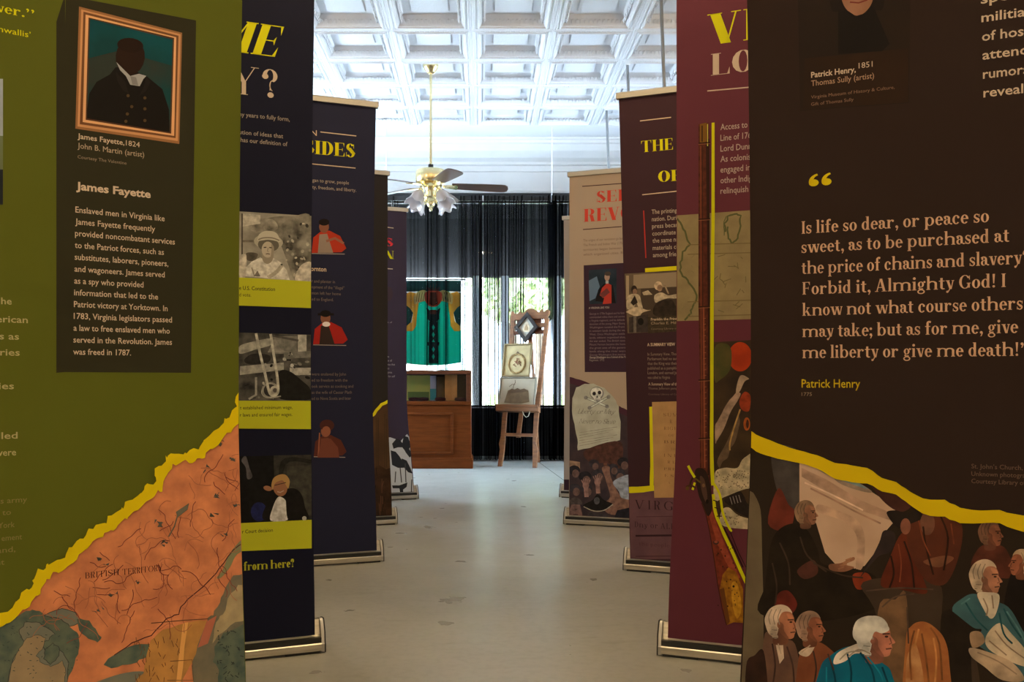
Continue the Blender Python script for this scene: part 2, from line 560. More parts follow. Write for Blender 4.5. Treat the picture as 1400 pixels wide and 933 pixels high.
    def text(s, txt, x0, y0, x1, y1, cap, c, bold=0.0, font=None, track=0.06):
        off, mi = s.next(), s.mi(c)
        polys = font.line(txt, track) if font else sans_mesh(txt, bold)
        xs = [p[0] for q in polys for p in q]
        if not xs: return
        a, b = min(xs), max(xs)
        (u0, v0), (u1, v1) = s.uv(x0, y0), s.uv(x1, y1)
        v = (v0 + v1) / 2
        k = cap * s.px(x0, y0)
        sx = (u1 - u0) / max(b - a, 1e-6)
        for q in polys:
            s.face(s.clip([(u0 + (p[0] - a) * sx, v + p[1] * k) for p in q]), mi, off)
    def done(s):
        r, W, H = s.root, s.W, s.H
        obj('fabric_panel', s.bm, s.mats, r)
        # aluminium cassette the cloth rolls into
        bm = B()
        prof = [(-.024, .008), (-.024, .027), (-.021, .030), (-.006, .030), (-.006, .046), (.004, .050)]
        prof += [(.004 + .106 * math.sin(t), .012 + .080 * math.cos(t)) for t in (R(8 + 82 * k / 8) for k in range(9))] + [(.110, .006)]
        x0, x1 = -W / 2 - .016, W / 2 + .016
        prism(bm, prof, x0, x1, axis='x')
        base = obj('base_cassette', bm, ALU, r, smooth=True)
        bm = B(); box(bm, x0, -.0205, .0302, x1, -.0065, .0455)
        obj('slot_strip', bm, BLACKP, base, label='black strip along the slot of the cassette')
        for sg in (-1, 1):
            bm = B()
            X = sg * (W / 2 + .016)
            pr2 = [(p[0] * 1.03, p[1] * 1.03) for p in prof[:3]] + [(-.018, .060), (.0, .090)] + [(.004 + .109 * math.sin(t), .012 + .084 * math.cos(t)) for t in (R(2 + 88 * k / 8) for k in range(9))] + [(.113, .005), (-.025, .005)]
            prism(bm, pr2, X, X + sg * .010, axis='x')
            obj('end_cap', bm, GREYP, base, smooth=True)
            bm = B()
            tube(bm, [(X + sg * .0105, p[0], p[1]) for p in pr2], .0022, 6, closed=True)
            obj('cap_rim', bm, BLACKP, base)
            bm = B(); box(bm, sg * (W / 2 - .09), -.022, 0, sg * (W / 2 + .012), .10, .008, .0015)
            obj('foot', bm, BLACKP, r)
        bm = B()
        pr = [(-.012, H - .006), (-.013, H + .014), (-.008, H + .021), (.008, H + .021), (.013, H + .014), (.012, H - .006)]
        hw = W / 2 * (1 - s.hold(H)) + .006
        prism(bm, pr, s.shear - hw, s.shear + hw, axis='x')
        rail = obj('top_rail', bm, ALU_LIGHT, r)
        for sg in (-1, 1):
            bm = B(); prism(bm, [(p[0] * 1.05, p[1]) for p in pr], s.shear + sg * hw, s.shear + sg * (hw + .004), axis='x')
            obj('rail_end', bm, GREYP, rail)
        bm = B(); tube(bm, [(0, .03, .06), (s.shear / 2, .022, H * .5), (s.shear, .016, H + .004)], .008, 10)
        obj('support_pole', bm, ALU, r, smooth=True)

BOLD = Serif(0.165, 0.05, 0.06)
DIDO = Serif(0.23, 0.028, 0.07)
DIDI = Serif(0.23, 0.03, 0.05, it=0.28)
THIN = Serif(0.13, 0.022, 0.06)
# ------------------------------------------------------------------ the room
XW, YB, YF, ZC = 3.0, 9.75, -4.0, 3.46
WHITE = mat('white_paint', (0.80, 0.81, 0.82), 0.5, noise=0.03, scale=3)
TIN = mat('white_painted_tin', (0.76, 0.77, 0.80), 0.38, bump=0.25, bscale=55)
BLACKW = mat('black_painted_board', (0.012, 0.012, 0.013), 0.6)

def floor_material():
    m, nt, p = nm('sealed_concrete')
    N, L = nt.nodes, nt.links
    tc = N.new('ShaderNodeTexCoord')
    def noise(scale, detail, lo, hi, c0, c1, stretch=(1, 1, 1)):
        mp = N.new('ShaderNodeMapping'); mp.inputs['Scale'].default_value = stretch
        L.new(tc.outputs['Object'], mp.inputs['Vector'])
        t = N.new('ShaderNodeTexNoise'); t.inputs['Scale'].default_value = scale; t.inputs['Detail'].default_value = detail
        L.new(mp.outputs['Vector'], t.inputs['Vector'])
        r = N.new('ShaderNodeValToRGB')
        r.color_ramp.elements[0].position = lo; r.color_ramp.elements[1].position = hi
        r.color_ramp.elements[0].color = (*c0, 1); r.color_ramp.elements[1].color = (*c1, 1)
        L.new(t.outputs['Fac'], r.inputs['Fac'])
        return r, t
    def mul(a, b):
        x = N.new('ShaderNodeMix'); x.data_type = 'RGBA'; x.blend_type = 'MULTIPLY'; x.inputs[0].default_value = 1
        L.new(a, x.inputs[6]); L.new(b, x.inputs[7])
        return x.outputs[2]
    a, _ = noise(1.3, 9, .25, .75, (.315, .31, .28), (.385, .38, .345))
    b, _ = noise(38, 6, .3, .55, (.90, .90, .89), (1, 1, 1))
    c, _ = noise(4, 10, .25, .40, (.84, .82, .78), (1, 1, 1), (1, 4, 1))
    out = mul(mul(a.outputs['Color'], b.outputs['Color']), c.outputs['Color'])
    L.new(out, p.inputs['Base Color'])
    r, t = noise(6, 8, .3, .7, (.27,) * 3, (.36,) * 3)
    L.new(r.outputs['Color'], p.inputs['Roughness'])
    bp = N.new('ShaderNodeBump'); bp.inputs['Strength'].default_value = .12; bp.inputs['Distance'].default_value = .01
    L.new(t.outputs['Fac'], bp.inputs['Height']); L.new(bp.outputs['Normal'], p.inputs['Normal'])
    return m

bm = B()
for a, c in ((YF, 4.6), (4.6, YB + .15)):
    pass
box(bm, -XW - .15, YF - .15, -.12, XW + .15, YB + .15, 0)
struct('floor', bm, floor_material())
# control joint and scuffs in the concrete
bm = B()
a, c = at(735, 632, 8.97), at(768, 682, 6.11)
for (x0, y0, x1, y1, wd) in ((.58, 9.2, .80, 5.3, .004),):
    d = Vector((x1 - x0, y1 - y0, 0)).normalized(); h = Vector((-d.y, d.x, 0)) * wd
    f = bm.faces.new([bm.verts.new(v) for v in (Vector((x0, y0, .0008)) + h, Vector((x1, y1, .0008)) + h, Vector((x1, y1, .0008)) - h, Vector((x0, y0, .0008)) - h)])
struct('trim_5', bm, mat('joint_filler', (.11, .11, .10), .8), label='dark joint line in the concrete floor')

# pressed tin ceiling
def tin_ceiling():
    bm = B(); KEEP.append(bm)
    P = 0.61
    def ring(cx, cy, h, z): return [bm.verts.new((cx + sx * h, cy + sy * h, ZC + z)) for sx, sy in ((-1, -1), (1, -1), (1, 1), (-1, 1))]
    prof = [(.305, .004), (.302, 0), (.284, 0), (.281, -.006), (.275, -.006), (.272, 0), (.262, 0), (.259, -.010), (.250, -.010), (.246, 0), (.238, .004), (.205, .072), (.199, .080), (.140, .080), (.135, .070), (.128, .070)]
    y = 6.60 - P * 17
    rows = []
    while y < 9.03:
        rows.append(y); y += P
    for ry in rows:
        cx = -.066 - P * 5.5 + 0
        for k in range(11):
            x = cx + k * P
            if abs(x) > XW + .25: continue
            cy = ry + P / 2
            rs = [ring(x, cy, h, z) for h, z in prof]
            for a, b in zip(rs, rs[1:]):
                for i in range(4):
                    bm.faces.new((a[i], b[i], b[(i + 1) % 4], a[(i + 1) % 4]))
            bm.faces.new(rs[-1][::-1])
            if ry < 2.5: continue
            for side in range(4):                                 # dentils and beads pressed round the coffer
                M = Matrix.Translation((x, cy, ZC)) @ Matrix.Rotation(side * PI / 2, 4, 'Z')
                for i in range(13):
                    u = -.198 + i * .033
                    vs = [M @ Vector(q) for q in ((u - .010, -.226, .022), (u + .010, -.226, .022), (u + .008, -.213, .044), (u - .008, -.213, .044), (u - .010, -.240, .026), (u + .010, -.240, .026))]
                    v = [bm.verts.new(q) for q in (vs[0], vs[1], vs[2], vs[3])]
                    lift = M.to_3x3() @ Vector((0, .012, -.010))
                    w2 = [bm.verts.new(q + lift) for q in (vs[0], vs[1], vs[2], vs[3])]
                    bm.faces.new(w2[::-1])
                    for j in range(4): bm.faces.new((v[j], v[(j + 1) % 4], w2[(j + 1) % 4], w2[j]))
                for i in range(16):                               # flower ornament along the beams
                    u = -.285 + i * .038
                    q = [M @ Vector(p) for p in ((u - .012, -.281, -.0012), (u, -.273, -.0012), (u + .012, -.281, -.0012), (u, -.289, -.0012))]
                    t = bm.verts.new(M @ Vector((u, -.281, -.008)))
                    q = [bm.verts.new(p) for p in q]
                    for j in range(4): bm.faces.new((q[j], t, q[(j + 1) % 4]))
    # plain filler strip to the wall and the edges
    yl = rows[-1] + P
    for x0, y0, x1, y1 in ((-XW - .2, yl, XW + .2, YB + .15),):
        bm.faces.new([bm.verts.new(v) for v in ((x0, y0, ZC + .002), (x0, y1, ZC + .002), (x1, y1, ZC + .002), (x1, y0, ZC + .002))])
    bmesh.ops.recalc_face_normals(bm, faces=bm.faces)
    return bm
struct('ceiling', tin_ceiling(), TIN)
bm = B(); box(bm, -XW - .2, YF - .2, ZC + .095, XW + .2, YB + .2, ZC + .2)
struct('ceiling_slab', bm, WHITE)
# crown moulding along the back wall
bm = B()
prof = [(YB - .31, ZC), (YB - .305, ZC - .02), (YB - .27, ZC - .025), (YB - .262, ZC - .05), (YB - .235, ZC - .06), (YB - .19, ZC - .12), (YB - .12, ZC - .18), (YB - .06, ZC - .21), (YB - .055, ZC - .235), (YB - .02, ZC - .245), (YB - .018, ZC - .30), (YB, ZC - .31), (YB, ZC)]
prism(bm, prof, -XW, XW, axis='x')
struct('trim_1', bm, WHITE, label='white crown moulding over the curtains')
bm = B()
box(bm, -XW, YB - .016, 2.93, XW, YB, 2.96, .003)
box(bm, -.99, YB - .006, 2.70, -.97, YB, 3.2)
struct('trim_2', bm, WHITE, label='white picture rail over the curtains')

def wall_with_hole(name, m, axis, pos, thick, a0, a1, z1, holes):
    bm = B()
    xs = sorted({a0, a1, *[h[0] for h in holes], *[h[1] for h in holes]})
    zs = sorted({0, z1, *[h[2] for h in holes], *[h[3] for h in holes]})
    for i in range(len(xs) - 1):
        for j in range(len(zs) - 1):
            cx, cz = (xs[i] + xs[i + 1]) / 2, (zs[j] + zs[j + 1]) / 2
            if any(h[0] < cx < h[1] and h[2] < cz < h[3] for h in holes): continue
            if axis == 'y': box(bm, xs[i], pos, zs[j], xs[i + 1], pos + thick, zs[j + 1])
            else: box(bm, pos, xs[i], zs[j], pos + thick, xs[i + 1], zs[j + 1])
    bmesh.ops.remove_doubles(bm, verts=bm.verts, dist=1e-4)
    return struct(name, bm, m)
WALLP = mat('cream_wall_paint', (0.72, 0.70, 0.64), 0.6, noise=0.03, scale=2)
wall_with_hole('wall_back', WHITE, 'y', YB, .15, -XW - .15, XW + .15, ZC + .1, [(-1.1, 1.0, .54, 2.84)])
wall_with_hole('wall_left', WALLP, 'x', -XW - .15, .15, YF - .15, YB, ZC + .1, [(6.95, 8.85, .8, 2.7)])  # opening added for the assumed left side window
wall_with_hole('wall_right', WALLP, 'x', XW, .15, YF - .15, YB, ZC + .1, [(7.05, 8.95, .8, 2.7)])  # opening added for the assumed side window on the right
wall_with_hole('wall_front', WALLP, 'y', YF - .15, .15, -XW, XW, ZC + .1, [])
bm = B(); box(bm, -XW, YB - .03, 0, XW, YB - .002, .53)
struct('baseboard_back', bm, BLACKW, label='black board under the shop window')

def glass_material():
    m = bpy.data.materials.new('window_glass'); m.use_nodes = True
    nt = m.node_tree; N, L = nt.nodes, nt.links
    N.remove(N['Principled BSDF'])
    t, g, x, f = N.new('ShaderNodeBsdfTransparent'), N.new('ShaderNodeBsdfGlossy'), N.new('ShaderNodeMixShader'), N.new('ShaderNodeFresnel')
    g.inputs['Roughness'].default_value = .01
    t.inputs['Color'].default_value = (.96, .98, .97, 1)
    f.inputs['IOR'].default_value = 1.45
    L.new(f.outputs[0], x.inputs[0]); L.new(t.outputs[0], x.inputs[1]); L.new(g.outputs[0], x.inputs[2])
    L.new(x.outputs[0], N['Material Output'].inputs['Surface'])
    return m
BOUNCE_BLOCK = mat('dark_brick_front', (.025, .018, .015), .9, noise=.3, scale=12)
wall_with_hole('wall_facade', BOUNCE_BLOCK, 'y', YB + .152, .03, -9, 9, 2.83, [(-1.1, 1.0, .54, 2.84)])  # unseen dark sheet added outside to cut bounce onto the porch ceiling
GLASS = glass_material()
def window(n, axis, pos, a0, a1, z0, z1, muntins):
    r = bpy.data.objects.new('window_%d' % n, None); C.objects.link(r); r['kind'] = 'structure'
    bm = B()
    def bar(x0, zz0, x1, zz1):
        if axis == 'y': box(bm, x0, pos - .03, zz0, x1, pos + .03, zz1)
        else: box(bm, pos - .03, x0, zz0, pos + .03, x1, zz1)
    f = .02
    bar(a0, z0, a1, z0 + f); bar(a0, z1 - f, a1, z1); bar(a0, z0 + f, a0 + f, z1 - f); bar(a1 - f, z0 + f, a1, z1 - f)
    for q in muntins: bar(q - .02, z0 + f, q + .02, z1 - f)
    obj('window_frame', bm, WHITE if axis == 'x' else mat('dark_bronze_frame', (.02, .02, .022), .5), r)
    bm = B()
    q = [(a0 + f, z0 + f), (a1 - f, z0 + f), (a1 - f, z1 - f), (a0 + f, z1 - f)]
    bm.faces.new([bm.verts.new((x, pos, z) if axis == 'y' else (pos, x, z)) for x, z in q])
    obj('pane', bm, GLASS, r)
window(1, 'y', YB + .08, -1.1, 0.0, .54, 2.84, [])
window(2, 'y', YB + .08, 0.0, 1.0, .54, 2.84, [])
window(3, 'x', -XW - .11, 6.95, 8.85, .8, 2.7, [7.9])  # assumed side window, unseen, added to bring cool light to the back
window(4, 'x', XW + .11, 7.05, 8.95, .8, 2.7, [8.0])  # its assumed counterpart on the right, also added for the cool light

# ------------------------------------------------------------------ the street outside
bm = B(); box(bm, -14, YB + .15, -.3, 14, 17.6, -.12)
struct('ground_pavement', bm, mat('pale_pavement', (.02, .02, .02), .8, noise=.06, scale=2))  # near-black colour so little light bounces up to the porch ceiling
bm = B(); box(bm, -40, 17.6, -.3, 40, 24, -.12)
struct('ground_road', bm, mat('sunlit_concrete_road', (.56, .60, .66), .85, noise=.1, scale=5))
bm = B(); box(bm, -60, 24, -.3, 60, 70, -.06)
struct('ground_verge', bm, mat('grass_verge', (.22, .34, .10), .9, noise=.3, scale=3))
bm = B()
box(bm, -9, YB + .16, 2.84, 9, 16.9, 3.02)  # roof depth made up so its underside darkens towards the window
tag(obj('porch_roof', bm, mat('porch_boards', (.032, .032, .034), .8, spec=0.0)), 'grey porch roof outside, above the shop window', 'porch roof')
for i, (x, lb) in enumerate(((at(690, 500, 16.6).x, 'white porch post outside the window, left of the easel'), (at(651, 500, 16.6).x, 'white porch post outside, between hanging cloth and easel'), (at(762, 500, 16.6).x, 'white porch post outside, right of the easel'))):
    r = thing('porch_post', lb, 'post', (x, 16.6, -.12), 0, 'porch posts outside the window')
    bm = B(); box(bm, -.07, -.07, .1, .07, .06, 2.958, .006); obj('shaft', bm, WHITE, r)
    bm = B(); box(bm, -.1, -.1, 0, .1, .1, .12, .01); obj('plinth', bm, WHITE, r)
LEAF = mat('tree_leaves', (.60, .72, .40), .7, noise=.5, scale=6)
BARK = mat('tree_bark', (.14, .10, .07), .9, noise=.3, scale=10)
def tree(x, y, h, rad, lb, seed):
    rr = random.Random(seed)
    r = thing('street_tree', lb, 'tree', (x, y, -.06), 0, 'trees across the street')
    bm = B(); tube(bm, [(0, 0, 0), (.05, 0, h * .3), (-.05, .05, h * .6)], [.16, .12, .07], 10); obj('trunk', bm, BARK, r, smooth=True)
    bm = B()
    for k in range(700):
        th, ph, q = rr.uniform(0, 2 * PI), math.acos(rr.uniform(-1, 1)), rad * rr.uniform(.5, 1) ** .5
        c = Vector((q * math.sin(ph) * math.cos(th), q * math.sin(ph) * math.sin(th), h * .65 + q * .9 * math.cos(ph)))
        n = Vector((rr.uniform(-1, 1), rr.uniform(-1, 1), rr.uniform(-1, 1))).normalized()
        a = n.orthogonal().normalized(); b_ = n.cross(a); s_ = rr.uniform(.10, .2)
        bm.faces.new([bm.verts.new(c + a * s_ * math.cos(t) + b_ * s_ * .6 * math.sin(t) + n * .05 * math.cos(2 * t)) for t in (2 * PI * i / 6 for i in range(6))])
    KEEP.append(bm)
    obj('crown', bm, LEAF, r)
for i, (px, y, h, rad, lb) in enumerate(((700, 21.3, 5.0, 1.05, 'leafy green tree across the street, leftmost of three behind the easel'), (736, 23.6, 5.5, 1.1, 'leafy green tree across the street, middle one of three behind the easel'), (796, 19.0, 5.3, 1.0, 'leafy green tree across the street, rightmost of three, right of the easel'))):
    tree(at(px, 500, y).x, y, h, rad, lb, i + 5)

# pale building across the street
r = thing('pale_building', 'pale building across the street, bright through the left curtain', 'building', (at(570, 500, 25).x, 25, -.06))
PALE = mat('pale_render', (.80, .79, .76), .8)
bm = B(); box(bm, -5.2, 1.6, 0, 2.1, 8, 4.6); obj('wall', bm, PALE, r)
bm = B(); prism(bm, [(-5.5, 4.6), (2.4, 4.6), (2.2, 4.9), (-5.3, 4.9)], 1.3, 8.2); obj('roof', bm, mat('grey_roof', (.3, .3, .31), .8), r)
for x in (-3.4, -1.2, .9):
    bm = B(); box(bm, x - .5, 1.56, 1.1, x + .5, 1.62, 2.6); f = obj('window', bm, WHITE, r)
    bm = B(); box(bm, x - .42, 1.55, 1.18, x + .42, 1.565, 2.52); obj('pane', bm, mat('far_pane', (.45, .5, .55), .2), f)
# ------------------------------------------------------------------ the banners and what is printed on them
rnd = random.Random(7)
CREAM = (176, 150, 116)
YEL = (182, 170, 8)

def jag(pts, amp, n=5, seed=1):
    """a torn-paper edge through the points"""
    r = random.Random(seed)
    out = []
    for a, b in zip(pts, pts[1:]):
        for k in range(n):
            t = k / n
            out.append((a[0] + (b[0] - a[0]) * t + r.uniform(-amp, amp), a[1] + (b[1] - a[1]) * t + r.uniform(-amp, amp)))
    return out + [pts[-1]]

# ---- green banner, nearest on the left
g = Banner(-1, -.473, 1.78, 34, 2.05, (74, 75, 17), 'green roll-up banner with framed portrait and pink map, nearest on the left', gain=1.15, pinch=.042)
g.rect((40, 36, 20), 89, -8, 77, 509, 30, 510)
g.poly((40, 36, 20), [(90, -6), (268, 28), (261, 510), (77, 509)])
g.poly((128, 84, 46), [(108, 9), (249, 45), (245, 197), (103, 176)])
g.poly((172, 120, 72), [(111, 13), (247, 47), (243, 193), (106, 173)])
g.poly((96, 58, 30), [(114, 16), (244, 49), (240, 189), (109, 170)])
g.poly((190, 138, 86), [(117, 20), (241, 51), (238, 186), (113, 167)])
g.poly((70, 42, 24), [(121, 24), (238, 52), (234, 183), (117, 164)])
g.poly(('m', (14, 52, 46), (40, 44, 34), 9.0), [(123, 26), (236, 54), (232, 181), (119, 162)])
g.poly(('m', (10, 62, 60), (14, 50, 46), 9.0), [(123, 26), (236, 54), (235, 90), (200, 80), (160, 70), (121, 80)], 0)
g.poly((20, 16, 12), [(119, 150), (122, 128), (132, 112), (150, 102), (158, 92), (176, 94), (200, 104), (222, 122), (231, 150), (232, 181), (119, 162)])
g.ell((34, 20, 12), 178, 78, 20, 25, 6)
g.ell((30, 17, 10), 178, 62, 18, 10, 6)
g.poly((138, 132, 118), [(159, 85), (166, 92), (178, 104), (190, 101), (200, 104), (196, 108), (191, 118), (178, 116), (172, 104), (164, 96)])
g.poly((112, 106, 94), [(178, 104), (186, 106), (189, 117), (181, 116)])
g.poly((28, 22, 17), [(158, 98), (171, 112), (176, 128), (168, 124), (160, 110)])
g.poly((28, 22, 17), [(200, 105), (196, 120), (190, 132), (200, 124), (206, 112)])
for x, y in ((175, 131), (180, 146), (174, 156), (172, 166), (198, 134), (198, 149), (198, 165)):
    g.ell((72, 54, 28), x, y, 2.2, 2.2)
T = lambda *a, **k: g.text(*a, **k)
T('James Fayette,', 106, 190, 170, 198, 7.5, CREAM, 0.014)
T('1824', 172, 199, 191, 201.5, 7.5, CREAM)
T('John B. Martin (artist)', 106, 204, 197, 214, 8, (158, 134, 102))
T('Courtesy The Valentine', 106, 218, 173, 224, 4.6, (128, 106, 80))
T('James Fayette', 104, 260, 206, 270, 11, CREAM, 0.03)
for i, (t, x1) in enumerate((('Enslaved men in Virginia like', 225), ('James Fayette frequently', 212), ('provided noncombatant services', 239), ('to the Patriot forces, such as', 224), ('substitutes, laborers, pioneers,', 230), ('and wagoneers. James served', 225), ('as a spy who provided', 196), ('information that led to the', 216), ('Patriot victory at Yorktown. In', 229), ('1783, Virginia legislators passed', 235), ('a law to free enslaved men who', 232), ('served in the Revolution. James', 235), ('was freed in 1787.', 179))):
    y = 291.5 + i * 16.15
    s = .085 * (1 - i / 13.5)
    T(t, 103 - i * .25, y, x1, y + (x1 - 103) * s, 8.6, CREAM, 0.008)
T('ver.”', -6, 18, 47, 24, 13, YEL, 0, font=BOLD)
T('nwallis’', -2, 43, 42, 52, 8.5, YEL, 0.004)
for t, x1, y in (('he', 16, 416), ('erican', 38, 441), ('es as', 26, 464), ('aries', 27, 486), ('ries', 19, 532), ('alled', 24, 600), ('were', 22, 623)):
    x0 = x1 - len(t) * 7.2
    T(t, x0, y, x1, y + .5, 9.5, (150, 132, 84), 0.012)
for t, x1, y in (('is army', 37, 688), ('d to', 15, 705), ('York', 20, 722), ('ement', 30, 739), ('land,', 21, 756), ('nt', 6, 773)):
    x0 = x1 - len(t) * 5.6
    T(t, x0, y, x1, y - .5, 8, (112, 96, 50), 0.004)
g.rect((132, 134, 128), -60, 108, 4, 190); g.rect((88, 92, 60), -60, 186, 4, 236); g.rect((30, 32, 30), -60, 232, 4, 280)
# torn edge, map below it
EDGE = [(345, 530), (327, 556), (322, 574), (306, 588), (290, 604), (274, 620), (262, 625), (244, 626), (232, 632), (221, 648), (216, 664), (208, 672), (192, 684), (176, 697), (166, 706), (150, 720), (136, 726), (118, 741), (104, 755), (88, 772), (72, 778), (60, 786), (50, 806), (40, 816), (20, 836), (0, 853), (-60, 880)]
EDGE = jag(EDGE, 1.6, 4, 3)
PINK = ('m', (186, 112, 66), (158, 92, 56), 22.0)
g.poly(PINK, EDGE + [(-60, 1100), (360, 1100)])
GRN = ('m', (84, 88, 66), (62, 72, 58), 40.0)
SEA = ('m', (104, 98, 76), (88, 90, 74), 20.0)
TAN = ('m', (136, 112, 76), (118, 98, 68), 18.0)
OCH = ('m', (164, 112, 52), (142, 98, 48), 25.0)
g.poly(GRN, jag([(-40, 872), (16, 846), (36, 836), (50, 834), (60, 842), (84, 845), (96, 856), (108, 870), (110, 884), (104, 900), (98, 916), (90, 940), (60, 1000), (-60, 1000)], 1.5, 3, 5))
OUT = (54, 54, 44)
def land(c, pts, seed, ow=.9):
    p = jag(pts + [pts[0]], 1.3, 3, seed)
    g.poly(c, p); g.line(OUT, p, ow)
land(SEA, [(60, 842), (84, 832), (104, 838), (112, 852), (96, 856), (84, 846)], 70)
land(SEA, [(26, 862), (34, 852), (50, 850), (60, 856), (74, 866), (66, 876), (58, 880), (62, 892), (74, 884), (86, 892), (94, 906), (90, 940), (8, 940), (14, 914), (20, 896), (36, 884), (30, 874)], 71)
land(TAN, [(26, 888), (36, 872), (52, 868), (62, 874), (60, 884), (50, 896), (58, 908), (70, 912), (84, 904), (90, 920), (88, 940), (12, 940), (16, 908)], 72, .6)
land(GRN, [(62, 888), (72, 880), (82, 888), (78, 900), (68, 908), (60, 902)], 73)
for i in range(60):
    x, y = rnd.uniform(2, 108), rnd.uniform(846, 932)
    if y > 851 - x * .1: g.line((54, 60, 48), [(x, y), (x + rnd.uniform(-3, 3), y + rnd.uniform(-2, 2))], .9)
g.poly(GRN, jag([(104, 846), (122, 848), (130, 860), (138, 872), (134, 878), (120, 874), (108, 862)], 1.2, 3, 6))
g.poly(GRN, jag([(142, 908), (152, 898), (176, 884), (202, 880), (208, 884), (200, 898), (186, 906), (166, 910), (152, 914)], 1.2, 3, 8))
g.poly(SEA, [(130, 940), (150, 926), (190, 918), (230, 926), (256, 940)], 1)
g.poly(OCH, jag([(206, 876), (222, 862), (254, 852), (282, 848), (284, 866), (276, 890), (258, 912), (246, 940), (180, 940), (196, 920), (200, 896)], 1.2, 3, 9))
g.poly((188, 132, 66), [(250, 852), (257, 851), (252, 884), (250, 912), (246, 940), (240, 940), (244, 900)])
g.poly(('m', (104, 92, 66), (90, 82, 62), 30.0), jag([(345, 780), (318, 788), (306, 806), (300, 824), (290, 840), (282, 850), (270, 884), (262, 912), (264, 940), (345, 940)], 1.5, 3, 10))
g.poly(('m', (148, 126, 84), (130, 112, 76), 40.0), jag([(345, 800), (326, 800), (312, 818), (304, 840), (296, 852), (290, 880), (302, 864), (322, 852), (345, 846)], 1.5, 3, 11))
g.poly(GRN, jag([(345, 850), (324, 858), (306, 866), (294, 884), (292, 904), (300, 920), (296, 940), (345, 940)], 1.5, 3, 12))
g.poly((150, 84, 58), [(282, 850), (296, 842), (284, 880), (270, 886)])
g.poly((110, 106, 68), [(345, 726), (326, 742), (312, 760), (304, 780), (296, 790), (302, 790), (314, 776), (324, 758), (345, 748)], 1)
RIV = (108, 56, 42)
g.line((74, 42, 34), jag([(345, 735), (318, 752), (300, 778), (284, 796), (262, 816), (246, 830), (244, 840), (228, 846), (206, 870), (180, 880), (156, 896)], 1.0, 3, 14), 1.4)
for i in range(190):                                              # rivers
    ax, ay = rnd.uniform(60, 328), rnd.uniform(590, 865)
    lim = 853 - ax * .86 + 14
    if ay < lim or ay > 900 - (ax - 100) * .35: continue
    ang = rnd.uniform(0, 2 * PI)
    pts = [(ax, ay)]
    for k in range(rnd.randint(4, 9)):
        ang += rnd.uniform(-.7, .7)
        q = (pts[-1][0] + 6 * math.cos(ang), pts[-1][1] + 6 * math.sin(ang))
        if q[1] < 853 - q[0] * .86 + 18 or q[0] > 328: break
        pts.append(q)
    if len(pts) > 2: g.line((RIV, (134, 76, 50), (142, 84, 54))[i % 3], pts, (.9, .7, .7)[i % 3], 1)
for i in range(13):
    x, y = ((300, 606), (286, 640), (318, 626), (296, 676), (320, 690), (290, 702), (303, 732), (219, 715), (222, 744), (140, 768), (190, 796), (156, 812), (134, 834))[i]
    for k in range(3):
        dx, dy = rnd.uniform(-6, 6), rnd.uniform(-4, 4)
        g.poly((82, 76, 62), [(x + dx + rnd.uniform(-5, 5), y + dy + rnd.uniform(-3.5, 3.5)) for _ in range(5)])
g.poly((92, 84, 64), [(240, 700), (258, 688), (256, 697), (242, 708)])
g.line((92, 84, 64), [(242, 706), (238, 720), (230, 734)], 1.8)
for i in range(40):
    x, y = rnd.uniform(182, 244), rnd.uniform(870, 930)
    g.line((92, 62, 36), [(x, y), (x + rnd.uniform(-4, 4), y + rnd.uniform(4, 9))], .8)
for i in range(40):
    x, y = rnd.uniform(296, 330), rnd.uniform(862, 930)
    g.line((42, 46, 38), [(x, y), (x + rnd.uniform(-5, 5), y + rnd.uniform(-5, 5))], 1.1)
g.line((92, 62, 40), [(232, 904), (262, 902), (264, 930), (228, 930)], .9)
g.line((92, 62, 40), [(206, 852), (252, 848), (284, 846)], 1.2)
T('BRITISH', 116, 791, 162, 786, 8.2, (62, 36, 28), font=Serif(0.1, 0.03, 0.05), track=.1)
T('TERRITORY', 167, 786, 223, 780, 8.2, (62, 36, 28), font=Serif(0.1, 0.03, 0.05), track=.1)
off = [(p[0] - 7 - 3 * math.sin(i * .9), p[1] - 6 + 2 * math.sin(i * 1.7)) for i, p in enumerate(EDGE)]
off2 = [(p[0] + 4, p[1] + 5 + 2 * math.sin(i * 1.3)) for i, p in enumerate(EDGE)]
g.poly((188, 160, 6), off + off2[::-1])
g.done()

# ---- dark blue banner with three photographs
b = Banner(-1, -.4945, 2.62, 21, 2.06, (17, 17, 27), 'navy blue roll-up banner with three photos over yellow caption bars', gain=1.12, pinch=.026)
T = lambda *a, **k: b.text(*a, **k)
T('ME', 288, 70, 388, 76, 44, YEL, font=DIDI)
T('Y?', 316, 129, 379, 133, 39, CREAM, font=THIN, track=.1)
T('ny years to fully form,', 327, 160, 396, 165, 6.2, (140, 122, 98), .006)
T('ution of ideas that', 327, 184, 387, 188.5, 6.2, (140, 122, 98), .006)
T('has our definition of', 329, 194.5, 393, 199.5, 6.2, (140, 122, 98), .006)
YB = (158, 152, 26)
b.paint = 60
